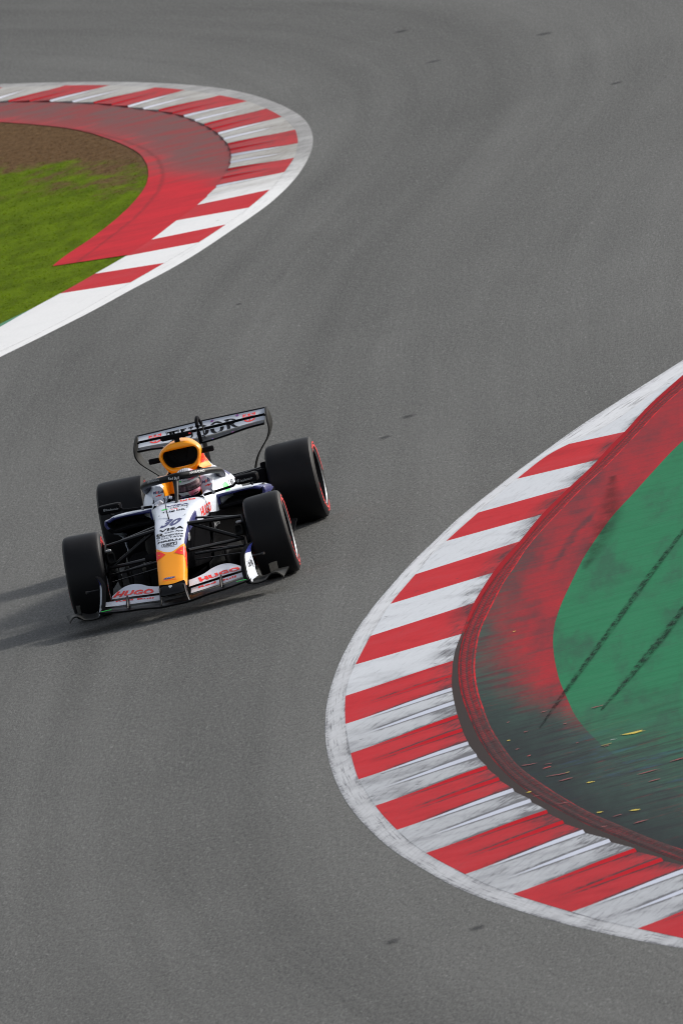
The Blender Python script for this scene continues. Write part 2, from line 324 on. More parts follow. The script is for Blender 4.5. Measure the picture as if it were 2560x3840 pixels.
def m_run_red():
    m = Mat('runoff_red_paint'); x, y, z = m.xyz(); u, s, _ = m.xyz('UV'); v = m.vec(x, y)
    n1 = m.noise(m.vec(x*3.2, y*.5+x*1.2), 1.0, 5, .65); n2 = m.noise(m.vec(x*1.0, y*3.4-x*.92), 1.6, 5, .7); n3 = m.noise(v, 26, 3)
    rub = (n1.sm(.30, .78)*.75+n2.sm(.40, .76)*.45+u.sm(.75, .05)*.30)*(y.sm(-14, 3)*.6+.4)+((u-.62-(n1-.5)*.25).ab().sm(.10, .0))*y.sm(-.5, 1.2)*y.sm(4.6, 2.5)*.6
    c = m.mix(rub.cl(), (.35, .012, .018), (.105, .022, .027))
    g = (y*.19+y.sm(10.5, 14.5)*1.5+(.5-u)*2.3-2.1+(n2-.5)*1.9+(n1-.5)*.8).sm(-1.3, 1.2)
    c = m.mix(g, c, run_dirty(m, x, y, n1, n2))
    k = (y.sm(8.5, 14)*(1.05-u+(n1-.5)*1.3+(n2-.5)*.9)).cl()
    c = m.mix(k*.82, c, (.013, .015, .017))
    return m.out(m.scale(c, (n3-.5)*.5+1.0), .6, bump=n3, bs=.2, bd=.004, spec=.03)
def m_run_green():
    m = Mat('runoff_green_paint'); x, y, z = m.xyz(); v = m.vec(x, y)
    n1 = m.noise(m.vec(x*3.0, y*.45+x*1.2), 1.0, 5, .65); n2 = m.noise(m.vec(x*1.0, y*3.4-x*.92), 1.6, 5, .7); n3 = m.noise(v, 26, 3)
    seam = (((y-x*.27)*.75).frac()-.5).ab().sm(.012, .0)*n2.sm(.3, .5)
    c = m.mix(n2.sm(.3, .7), (.009, .135, .055), (.018, .172, .074))
    c = m.mix((n1.sm(.44, .72)*.62+n2.sm(.52, .72)*.35+seam*.6).cl(), c, (.022, .062, .042))
    gd = (x*-1.0)-3.51-(y-6.0)*(y-6.0)*.0111
    k = (y.sm(11.0, 16.5)*(gd+(n2-.5)*1.6).sm(1.5, -.1)).cl(); c = m.mix(k*.95, c, run_dirty(m, x, y, n1, n2))
    c = m.mix((y.sm(13.5, 21)*(n1+.15)).cl()*.6, c, (.020, .042, .032))
    return m.out(m.scale(c, (n3-.5)*.4+1.0), .6, bump=n3, bs=.2, bd=.004, spec=.03)
def m_run_old():
    m = Mat('old_red_paint'); x, y, z = m.xyz(); u, s, _ = m.xyz('UV')
    n1 = m.noise(m.vec(x*.9, y*1.7), 1.0, 5, .65); n3 = m.noise(m.vec(x, y), 26, 3)
    a = (y.sm(-33.5, -39)+(u-.5)*.7+(n1-.5)*1.1)
    c = m.mix(n1.sm(.35, .7), (.50, .016, .026), (.36, .014, .022))
    c = m.mix(a.sm(.30, .95)*.92, c, m.mix(n1.sm(.45, .6), (.125, .075, .072), (.21, .05, .05)))
    c = m.mix((((u+(n1-.5)*.10)-(s*.022-.28)).ab().sm(.045, .0)*n3.sm(.3, .6)*.6).cl(), c, (.10, .02, .02))
    return m.out(m.scale(c, (n3-.5)*.35+1.0), .65, spec=.03)
def grass_brown(m, x, y):
    n = m.noise(m.vec(x, y*.6), .8, 4, .65)
    return ((-41.8-y)+(5.75-x)*2.1+(n-.5)*13.0+(m.noise(m.vec(x*3.0, y*1.2), 1.0, 4, .7)-.5)*6.0).sm(-1.3, 1.3)
def m_grass(name, lift=1.0):
    m = Mat(name); x, y, z = m.xyz(); n1 = m.noise(m.vec(x*2.6, y*.9), 1.0, 6, .75); n2 = m.noise(m.vec(x, y*.6), 12, 4, .7)
    c = m.mix(n1.sm(.36, .62), (.062, .098, .002), (.100, .155, .003)); c = m.mix(n2.sm(.52, .75)*.7, c, (.085, .088, .008))
    b = m.mix(n2.sm(.3, .7), (.072, .040, .018), (.140, .085, .042))
    c = m.mix(grass_brown(m, x, y), c, b)
    if 'blades' in name:
        m.out(m.scale(c, lift), .8, spec=.05); tr = m.nodes.new('ShaderNodeBsdfTranslucent'); ms = m.nodes.new('ShaderNodeMixShader'); ms.inputs[0].default_value = .45
        m.links.new(m.scale(c, lift*1.2).k, tr.inputs[0]); m.links.new(m.b.outputs[0], ms.inputs[1]); m.links.new(tr.outputs[0], ms.inputs[2])
        m.links.new(ms.outputs[0], m.nodes['Material Output'].inputs[0]); return m.mat
    return m.out(m.scale(c, lift), .75, bump=n2, bs=.8, bd=.03, spec=.01)

# ---- track sheet
RL_ = catmull(pl('9.5,-66 6.9,-60.5 4.4,-55 2.2,-49 .9,-42.5 .5,-36 .7,-30 1.0,-24 .9,-16 .45,-8 0,0 -.3,6 -.7,12 -1.3,18 -2.3,24 -3.7,29 -6.2,34'), 30)
gx_ = np.r_[-900, -200, -40, np.arange(-9, 12.3, .3), 40, 200, 900]; gy_ = np.r_[-900, -300, np.arange(-76, 33, .45), 100, 300]
GX, GY = np.meshgrid(gx_, gy_, indexing='ij'); PT = np.stack([GX.ravel(), GY.ravel()], 1); UVt = np.empty_like(PT)
RLs = np.r_[0, np.cumsum(np.hypot(*np.diff(RL_, axis=0).T))]; tan = np.gradient(RL_, axis=0)
for i in range(0, len(PT), 4000):
    dd = ((PT[i:i+4000, None, :]-RL_[None])**2).sum(2); k = dd.argmin(1); v_ = PT[i:i+4000]-RL_[k]
    UVt[i:i+4000, 0] = np.sqrt(dd[np.arange(len(k)), k])*np.sign(v_[:, 0]*tan[k, 1]-v_[:, 1]*tan[k, 0]); UVt[i:i+4000, 1] = RLs[k]
ny = len(gy_); fs = [(i*ny+j, (i+1)*ny+j, (i+1)*ny+j+1, i*ny+j+1) for i in range(len(gx_)-1) for j in range(ny-1)]
trk = mesh('track', np.column_stack([PT, np.zeros(len(PT))]), fs, M_ASPH, smooth=False, uv=UVt)
tag(trk, kind='structure')

# ---- kerbs
def kerb(cur, S, first_white, amp, mats, far_ext, near_ext):
    root = tag(empty('kerb', None, (float(cur['B'].P[len(cur['B'].P)//2][0]), float(cur['B'].P[len(cur['B'].P)//2][1]), 0)), kind='structure')
    off = np.array([root.location.x, root.location.y])
    def place(o): o.location = (-off[0], -off[1], 0); return o
    A, B, C_ = cur['A'], cur['B'], cur['C']
    mb = MB(); ruled(mb, A, B, .0015, .010, 3)
    place(mb.build('white_line', mats['line'](0), root, uv=True, weld=False))
    bs = [(B.near(p[0]), C_.near(p[1])) for p in S]
    db = np.mean([bs[i+1][0]-bs[i][0] for i in range(3)]); dc = np.mean([bs[i+1][1]-bs[i][1] for i in range(3)])
    nb = np.mean([bs[i+1][0]-bs[i][0] for i in range(-4, -1)]); nc = np.mean([bs[i+1][1]-bs[i][1] for i in range(-4, -1)])
    white = first_white
    if far_ext == 'white': bs = [(0.0, 0.0)]+bs; white = not white
    else:
        while bs[0][0]-db > .3 and bs[0][1]-dc > .3: bs = [(bs[0][0]-db, bs[0][1]-dc)]+bs; white = not white
    if near_ext == 'white': bs.append((B.L[-1], C_.L[-1]))
    else:
        while bs[-1][0]+nb < B.L[-1] and bs[-1][1]+nc < C_.L[-1]: bs.append((bs[-1][0]+nb, bs[-1][1]+nc))
    for i in range(len(bs)-1):
        (b0, c0), (b1, c1) = bs[i], bs[i+1]; mid = C_.at((c0+c1)/2); am, old = amp(mid[1]); na = 26 if (b1-b0) < 3 else 60
        rows, uvs = [], []
        avals = [(k+t_)/2 for k in (0, 1) for t_ in (0, .035, .07, .12, .25, .4, .55, .7, .85, .95, .9999)] if (b1-b0) < 3 else [k/60 for k in range(61)]
        for ia, a in enumerate(avals):
            tt = (a*2) % 1.0
            h = (1-tt/.07) if tt < .07 else (tt-.07)/.93
            if (ia == 0 and i == 0): h = 0
            p, q = B.at(b0+(b1-b0)*a), C_.at(c0+(c1-c0)*a); r, u = [], []
            for k in range(9):
                f = k/8; e = max(0, min(1, (f-.12)/.8)); e = e*e*(3-2*e)
                r.append((*(p*(1-f)+q*f), .011+amp((p*(1-f)+q*f)[1])[0]*h*e)); u.append((f, (i*2+min(a*2, 1.9998)) if na < 40 else .5))
            r.append((*q, .001)); u.append((1, .6)); rows.append(r); uvs.append(u)
        wname = 'white_stripe' if white else 'red_stripe'
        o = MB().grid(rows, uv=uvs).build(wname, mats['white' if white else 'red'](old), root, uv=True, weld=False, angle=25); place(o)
        if old: o['label'] = 'weathered, dirt-streaked kerb stripe with a raised lip'
        white = not white
    return root, place
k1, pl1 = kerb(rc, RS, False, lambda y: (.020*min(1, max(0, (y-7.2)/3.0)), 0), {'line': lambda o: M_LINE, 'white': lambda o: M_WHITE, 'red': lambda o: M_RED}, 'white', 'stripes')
mb = MB(); ruled(mb, rc['C'], rc['D'], .013, .009, 2); pl1(mb.build('joint_gap', M_TAR, k1, uv=True, weld=False))
# rumble strip: twin ridge
mb = MB(); rows, uvs = [], []
prof = [(0, .006), (.08, .009), (.22, .0125), (.36, .012), (.5, .0095), (.64, .012), (.78, .0125), (.92, .0105), (1, .009)]
D_, E_ = rc['D'], rc['E']
for t in np.arange(0, D_.L[-1], .07):
    p = D_.at(t); q = E_.at(E_.near(p)); tooth = .0010*(1 if int(t/.07) % 2 else -1)
    rows.append([(*(p*(1-f)+q*f), h+(tooth if .1 < f < .9 else 0)) for f, h in prof]); uvs.append([(f, t) for f, h in prof])
pl1(mb.grid(rows, uv=uvs).build('rumble_strip', M_RUMBLE, k1, uv=True, weld=False, angle=60))

LSr = LS[::-1]
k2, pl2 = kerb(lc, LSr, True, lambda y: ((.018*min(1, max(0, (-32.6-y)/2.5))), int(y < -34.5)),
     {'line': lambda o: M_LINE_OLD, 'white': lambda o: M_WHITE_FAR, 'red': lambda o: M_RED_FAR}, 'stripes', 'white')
# ---- run-off areas
mb = MB(); ruled(mb, rc['E'], rc['F'], .009, .009, 8); ro = tag(mb.build('runoff', m_run_red(), None, uv=True, weld=False), kind='structure')
mb = MB(); F_ = rc['F']; rows = []
for t in np.arange(0, F_.L[-1], .3):
    p = F_.at(t); rows.append([(p[0], p[1], .0092), (p[0]-3, p[1], .009), (p[0]-60, p[1], .009)])
gr = mb.grid(rows).build('green_paint', m_run_green(), ro, weld=False)
def ribbon(pts, wd, z, n=8):
    P = catmull(pts, n); rows, uvs = [], []
    for i, p in enumerate(P):
        t = P[min(i+1, len(P)-1)]-P[max(i-1, 0)]; t = t/np.hypot(*t); nn = np.array([-t[1], t[0]]); w0 = wd*(.25+.75*math.sin(math.pi*min(1, max(0.02, i/(len(P)-1)))) )
        rows.append([(*(p+nn*w0*k), z) for k in (-.5, 0, .5)]); uvs.append([(k, i*.1) for k in (0, .5, 1)])
    return rows, uvs
def m_skid():
    m = Mat('tyre_rubber_mark'); x, y, z = m.xyz(); u, s, _ = m.xyz('UV')
    n = m.noise(m.vec(x*22.0, y*5.0), 1.0, 4, .75)
    a = ((n.sm(.38, .62)*.85+.15)*((u-.5+(n-.5)*.5).ab().sm(.45, .15))).cl(); m.out((.012, .016, .015), .7, spec=.02)
    m.links.new((a*.66).k, m.b.inputs['Alpha']); return m.mat
M_SKID = m_skid()
for pts, wd in (([(-4.60, -.5), (-4.40, 3.16), (-4.26, 5.52), (-4.08, 8.87), (-3.92, 11.72), (-3.84, 13.3)], .10), ([(-4.9, 4.5), (-4.67, 8.15), (-4.58, 9.64), (-4.42, 11.7), (-4.30, 13.1)], .13)):
    r, u = ribbon(np.array(pts), wd, .0135); MB().grid(r, uv=u).build('skid_mark', M_SKID, ro, uv=True, weld=False)
_m = Mat('soft_rubber_smudge'); _x, _y, _z = _m.xyz(); _u, _s, _ = _m.xyz('UV'); _n = _m.noise(_m.vec(_x*5.0, _y*1.5), 1.0, 4, .7)
_m.out((.03, .032, .03), .8, spec=.02); _m.links.new(((_n.sm(.25, .65))*((_u-.5+(_n-.5)*.3).ab().sm(.5, .0))*.42).k, _m.b.inputs['Alpha'])
r, u = ribbon(np.array([(-3.53, -1.66), (-3.63, 0.28), (-3.66, 1.28), (-3.67, 2.77), (-3.64, 4.22)]), .34, .0130); MB().grid(r, uv=u).build('skid_mark', _m.mat, ro, uv=True, weld=False)
def flat(c, a, b, z, n=12, jag=.12):
    c = np.array(c); a = np.array(a); b = np.array(b); return [(*(c+a*math.cos(t)*(1+random.uniform(-jag, jag))+b*math.sin(t)*(1+random.uniform(-jag, jag))), z) for t in np.linspace(0, 2*math.pi, n, endpoint=False)]
M_YEL = simple('yellow_scrape', (.50, .38, .03), .7); M_RSC = simple('red_scrape', (.20, .03, .03), .7); M_RSC2 = simple('bright_red_scrape', (.42, .03, .03), .7); M_YEL2 = simple('dull_yellow_scrape', (.22, .17, .03), .7); M_BSC = simple('grey_scrape', (.40, .40, .38), .6)
for cx, cy, lx, ly, mm in ((-4.66, 14.73, .11, .13, M_YEL), (-4.50, 14.85, .055, .03, M_BSC), (-3.62, 13.6, .018, .05, M_YEL), (-3.73, 14.2, .03, .04, M_RSC), (-3.88, 15.2, .09, .05, M_RSC), (-4.05, 15.4, .07, .04, M_RSC),
        (-4.15, 16.1, .10, .05, M_RSC), (-3.98, 16.7, .035, .05, M_YEL), (-4.45, 16.9, .05, .05, M_YEL), (-4.18, 18.2, .035, .06, M_YEL), (-4.62, 18.6, .05, .05, M_YEL), (-4.9, 18.9, .06, .06, M_YEL), (-4.3, 17.7, .07, .04, M_RSC), (-4.7, 19.4, .05, .06, M_RSC), (-3.25, 7.2, .022, .05, M_YEL), (-4.05, 17.0, .05, .04, M_RSC)):
    MB().grid([[(cx, cy, .014)]*12, flat((cx, cy), (lx*(.9 if lx > .095 else .6), -lx*.25), (.001, ly*.4), .0142, 12, .6)], True).build('scrape_mark', mm, ro, weld=True)

rs = random.Random(5)
for k in range(20):
    t_ = rs.uniform(0, 1); yy = 12.3+t_*7.6; xE = float(np.interp(yy, rc['E'].P[:, 1], rc['E'].P[:, 0])); xx = xE-.06-rs.random()**1.6*1.0; L_ = rs.uniform(.012, .075)*(1 if k % 5 else 1.5)
    mm = (M_RSC, M_RSC, M_RSC, M_RSC, M_RSC2, M_RSC, M_YEL2)[k % 7]
    c_ = np.array((xx, yy)); P = [(*(c_+np.array((-.96, -.26))*L_*math.cos(a_)*rs.uniform(.7, 1.2)+np.array((.1, 1.0))*.020*math.sin(a_)*rs.uniform(.4, 1.6)), .0144) for a_ in np.linspace(0, 2*math.pi, 10, endpoint=False)]
    MB().grid([[(xx, yy, .0144)]*10, P], True).build('scrape_mark', mm, ro, weld=True)
D2, C2 = lc['D'], lc['C']; ce = C2.near(np.array([3.13, -29.6]))
mb = MB(); off0 = C2.near(D2.P[0]+np.array([.6, -1.5]))
ruled(mb, D2, C2, .009, .009, 6, match=lambda t: off0+(ce-off0)*t/D2.L[-1])
tag(mb.build('inner_runoff', m_run_old(), None, uv=True, weld=False), kind='structure')

# ---- grass
mb = MB(); rows = []
for t in np.arange(0, C2.L[-1], .4):
    p = C2.at(t); rows.append([(p[0], p[1], .003), (p[0]+4, p[1], .003), (p[0]+60, p[1], .003)])
ground = tag(mb.grid(rows).build('ground', m_grass('turf_soil', 1.0), None, weld=False), kind='structure')
M_GREEN = simple('green_edge_paint', (.01, .16, .07), .6)
nE = C2.near(np.array([4.1, -26.5])); rows = []
for t in np.linspace(C2.near(np.array([3.84, -26.6])), C2.L[-1], 40):
    p = C2.at(t); k = min(1, (t-C2.near(np.array([3.84, -26.6])))*.4); rows.append([(p[0]-.02, p[1], .0075), (p[0]+.26*k, p[1], .0075)])
MB().grid(rows).build('edge_strip', M_GREEN, ground, weld=False)
xs = RNG.uniform(3.2, 10.5, 75000); ys = RNG.uniform(-56, -20, 75000)
dx = np.interp(ys, D2.P[np.argsort(D2.P[:, 1]), 1], D2.P[np.argsort(D2.P[:, 1]), 0]); cx = np.interp(ys, C2.P[np.argsort(C2.P[:, 1]), 1], C2.P[np.argsort(C2.P[:, 1]), 0])
bound = np.where(ys < -30.15, dx, np.maximum(cx, np.interp(ys, [-30.22, -29.98, -29.73], [3.97, 3.6, 3.1])*(ys < -29.7)))
bound = np.where(ys > -26.6, cx+.22, bound)
keep = (xs > bound+.03+RNG.normal(0, .035, len(xs)))
xs, ys = xs[keep], ys[keep]; n = len(xs)
hh = RNG.uniform(.005, .014, n)*np.where(ys < -44, .7, 1.0); ww = RNG.uniform(.006, .013, n); an = RNG.uniform(0, math.pi, n); lx = RNG.normal(0, .02, n); ly = RNG.normal(0, .02, n)
V = np.empty((n, 3, 3)); V[:, 0] = np.stack([xs-np.cos(an)*ww, ys-np.sin(an)*ww, np.full(n, .002)], 1); V[:, 1] = np.stack([xs+np.cos(an)*ww, ys+np.sin(an)*ww, np.full(n, .002)], 1); V[:, 2] = np.stack([xs+lx, ys+ly, hh], 1)
me = bpy.data.meshes.new('grass'); me.vertices.add(3*n); me.vertices.foreach_set('co', V.ravel()); me.loops.add(3*n); me.loops.foreach_set('vertex_index', np.arange(3*n, dtype=np.int32))
me.polygons.add(n); me.polygons.foreach_set('loop_start', np.arange(0, 3*n, 3, dtype=np.int32)); me.update(); me.validate(); me.materials.append(m_grass('grass_blades', 1.25))
go = bpy.data.objects.new('grass', me); COL.objects.link(go); tag(go, kind='stuff')

# ---- marks on the asphalt
m = Mat('damp_patch'); gx2, gy2, _ = m.xyz('Generated'); px_, py_, _ = m.xyz(); nn_ = m.noise(m.vec(px_*9.0, py_*4.0), 1.0, 4, .7)
rr2 = ((gx2-.5)*(gx2-.5)+(gy2-.5)*(gy2-.5)).pw(.5)+(nn_-.5)*.25
m.out((.030, .031, .036), .8, spec=.1); m.links.new((rr2.sm(.48, .10)*.42).k, m.b.inputs['Alpha']); M_PATCH = m.mat
for c, a, b in (((-1.19, -9.62), (.085, -.06), (.02, .15)), ((-1.06, -8.40), (.075, -.05), (.02, .14)), ((-3.37, 22.72), (.075, -.05), (.02, .17)), ((-4.01, 22.98), (.085, -.05), (.02, .15)),
        ((1.41, -22.5), (.05, -.10), (.01, .07)), ((1.6, -47.7), (.12, -.18), (.03, .12)), ((-.3, -43.5), (.14, -.2), (.03, .10)), ((.92, -43.2), (.12, -.1), (.03, .12)), ((-1.54, -36.1), (.10, -.12), (.03, .12))):
    P = flat(c, a, b, .003, 20, .12); MB().grid([[(c[0], c[1], .003)]*20, P], True).build('stain', M_PATCH, trk, weld=True)
# =================================================================== racing car
# car frame: +y forward, +x the car's right (left in the picture), z up, origin under the front axle
def car_paint(name, fn, rough=.36, coat=.12):
    m = Mat(name); x, y, z = m.xyz(); n = m.noise(m.vec(x, y, z), 6, 4)
    c = fn(m, x, y, z); return m.out(m.scale(c, (n-.5)*.12+1.0), (n-.5)*.1+rough, coat=coat)
WHITE, ORANGE, NAVY, CARB = (.66, .70, .78), (1.0, .345, .001), (.030, .034, .15), (.007, .007, .008)
M_CARB = simple('carbon_black', (.007, .007, .008), .45, var=.35, vs=30, spec=.012)
M_MATT = simple('matt_black', (.007, .007, .008), .7, var=.35, vs=20, spec=0.0)
M_GLOSS = simple('gloss_black', (.006, .006, .007), .30, spec=.22)
M_SATIN = simple('satin_grey_carbon', (.020, .020, .019), .42, var=.3, vs=14, spec=.03)
M_WPAINT = simple('white_paint', WHITE, .35, coat=.14, var=.05)
M_WREAR = simple('rear_wing_white', (.46, .49, .55), .4, coat=.1, var=.06)
M_OPAINT = simple('orange_paint', ORANGE, .35, coat=.14, var=.05)
M_NPAINT = simple('navy_paint', NAVY, .28, coat=.5)
M_TYRE = simple('tyre_rubber', (.0075, .0075, .0085), .52, var=.4, vs=6, spec=.15)
M_RIM = simple('silver_rim', (.20, .21, .22), .42, .7)
M_TRED = simple('red_tyre_marking', (.60, .02, .022), .5)
M_TGREY = simple('faded_tyre_marking', (.20, .19, .18), .5)
M_TXT_K = simple('black_lettering', (.006, .006, .008), .5, var=.05, spec=.1)
M_TXT_N = simple('navy_lettering', (.03, .035, .14), .4, var=.05)
M_TXT_R = simple('red_lettering', (.95, .030, .016), .4, var=.05)
M_TXT_W = simple('white_lettering', (.62, .63, .64), .4, var=.05)
M_TXT_G = simple('grey_lettering', (.26, .27, .28), .4, var=.05)
M_GRN = simple('green_marking', (.03, .62, .10), .4, var=.05)
M_OYEL = simple('yellow_marking', (.85, .42, .02), .4, var=.05)
M_HOLE = simple('dark_duct', (.004, .004, .005), .8)

car = tag(empty('racing_car'), 'low single-seat racing car in white, orange and navy rounding the bend between the two kerbs', 'racing car')
def part(mb, name, mat, par=None, **k): return mb.build(name, mat, par or car, **k)

# ---------------------------------------------------------------- nose and survival cell
secs = [  # y, top z, top half width, max half width, shoulder z, bottom z, bottom half width
 (1.092, .252, .092, .108, .222, .182, .094), (1.04, .284, .098, .112, .25, .187, .098), (.98, .312, .102, .115, .275, .195, .10), (.88, .358, .106, .118, .315, .21, .10), (.75, .42, .109, .121, .375, .235, .10), (.54, .522, .112, .125, .475, .27, .10),
 (.30, .598, .12, .136, .55, .26, .11), (.10, .642, .128, .148, .595, .235, .12), (-.27, .687, .142, .170, .635, .2, .13), (-.6, .706, .165, .208, .65, .17, .15), (-.82, .708, .185, .238, .65, .15, .17)]
rows, uvs = [], []
S_ = catmull(np.array(secs), 5)
def ztop(y): return float(np.interp(y, S_[::-1, 0], S_[::-1, 1]))
for y, zt, wt, wm, zs, zb, wb in S_:
    h = [(0, zt+.006), (wt*.55, zt+.004), (wt*.88, zt-.002), ((wt+wm)/2, zt-(zt-zs)*.30), (wm*.985, zt-(zt-zs)*.72), (wm, zs-.012), (wm*.98, zs-.07), ((wm+wb)/2, (zs+zb)/2), (wb, zb+.03), (wb*.8, zb), (0, zb)]
    c = catmull(h, 3); full = [(-a, b) for a, b in c[:0:-1]]+[tuple(q) for q in c[:-1]]
    rows.append([(a, y, b) for a, b in full]); uvs.append([(zt-b, y) for a, b in full])
def f_mono(m):
    x, y, z = m.xyz(); d, yy, _ = m.xyz('UV'); ax = x.ab()
    side = d
    thr = (y > -.36)*((.52-y)*.085+.055)+(y < -.36)*.165
    thr = thr.mx((y > .60)*.15)
    lane = (y > -.36)*(y < .56)
    nav = lane*(side > thr*.28)*(y.sm(-.40, -.30) > .5)*((ax-.0) > .118)
    c = m.mix(nav, WHITE, NAVY)
    ob = (y + (ax*ax)*8.0 + (m.noise(m.vec(x, y), 30, 2)-.5)*.01) > .655
    c = m.mix(ob, c, ORANGE)
    c = m.mix(side > thr, c, CARB)
    c = m.mix((y+ax*ax*3.0) > 1.085, c, CARB); c = m.mix((y+side*1.4) > 1.125, c, CARB)
    return c
m = Mat('nose_livery'); c = f_mono(m); x, y, z = m.xyz(); n = m.noise(m.vec(x, y, z), 7, 4)
M_MONO = m.out(m.scale(c, (n-.5)*.10+1.0), (n-.5)*.1+.36, coat=m.lum(c)*.10, spec=m.lum(c)*.35)
mono = part(MB().grid(rows, True, True, uv=uvs), 'chassis', M_MONO, uv=True, weld=False, angle=None)
# black nose tip with the two pylons
mb = MB()
tip = [(1.088, .106, .254, .180), (1.10, .106, .247, .179), (1.125, .103, .228, .178), (1.15, .095, .205, .178), (1.16, .08, .192, .182)]
rows = []
for y, w_, zt, zb in tip:
    h = [(0, zt+.005), (w_*.7, zt+.002), (w_*.97, zt-.012), (w_*1.03, (zt+zb)/2), (w_*.92, zb), (0, zb)]
    c = catmull(h, 3); rows.append([(-a, y, b) for a, b in c[:0:-1]]+[(a, y, b) for a, b in c[:-1]])
mb.grid(rows, True, True)
for s in (-1, 1):
    rw = []
    for k in range(7):
        f = k/6; zc = .245-f*.135; yc = 1.075+f*.075; xx = s*(.103+.017*f*f); L = .085-.02*f
        rw.append([(xx+s*.011*math.cos(t), yc+L*.55*math.sin(t), zc+.0*math.cos(t)) for t in np.linspace(0, 2*math.pi, 12, endpoint=False)])
    mb.grid(rw, True, True)
ntip = part(mb, 'nose_cone', M_GLOSS, angle=50)

# ---------------------------------------------------------------- front wing
def foil(x, le, te, th, camb=.18, n=9):
    """closed aerofoil loop at span x, camber bulging downwards"""
    le, te = np.array(le), np.array(te); d = te-le; L = np.hypot(*d); nn = np.array([d[1], -d[0]])/L
    if nn[1] > 0: nn = -nn
    up, lo = [], []
    for i in range(n+1):
        f = (1-math.cos(math.pi*i/n))/2; t_ = th*(1.1*math.sqrt(max(f, 0))*(1-f)**.8+.12)*.9 if 0 < i else 0
        cmb = camb*L*4*f*(1-f)*.5; p = le+d*f+nn*cmb
        up.append(p-nn*t_*.5); lo.append(p+nn*t_*.5)
    return [(x, q[0], q[1]) for q in up]+[(x, q[0], q[1]) for q in lo[::-1][:-1]]
def wing(mb, st, mirror=False, cap=True):
    st = sorted(st, key=lambda a: a[0]); xs_ = [a[0] for a in st]; M = np.array([[a[1][0], a[1][1], a[2][0], a[2][1], a[3]] for a in st])
    C_ = catmull(np.column_stack([xs_, M]), 5); rows = [foil(c[0], c[1:3], c[3:5], c[5]) for c in C_]
    mb.grid(rows, True, cap)
    if mirror: mb.grid([[(-a, b, c) for a, b, c in r] for r in rows], True, cap, flip=True)
    return mb
mp = [(0, (1.19, .104), (1.00, .124), .050), (.13, (1.19, .106), (1.0, .126), .048), (.28, (1.17, .124), (1.0, .138), .044), (.42, (1.155, .134), (.98, .146), .042), (.56, (1.12, .146), (.94, .161), .040), (.645, (1.08, .154), (.9, .168), .036)]
mp = [(-a, b, c, d) for a, b, c, d in mp[:0:-1]]+mp
fw = part(wing(MB(), mp), 'front_wing', M_GLOSS)
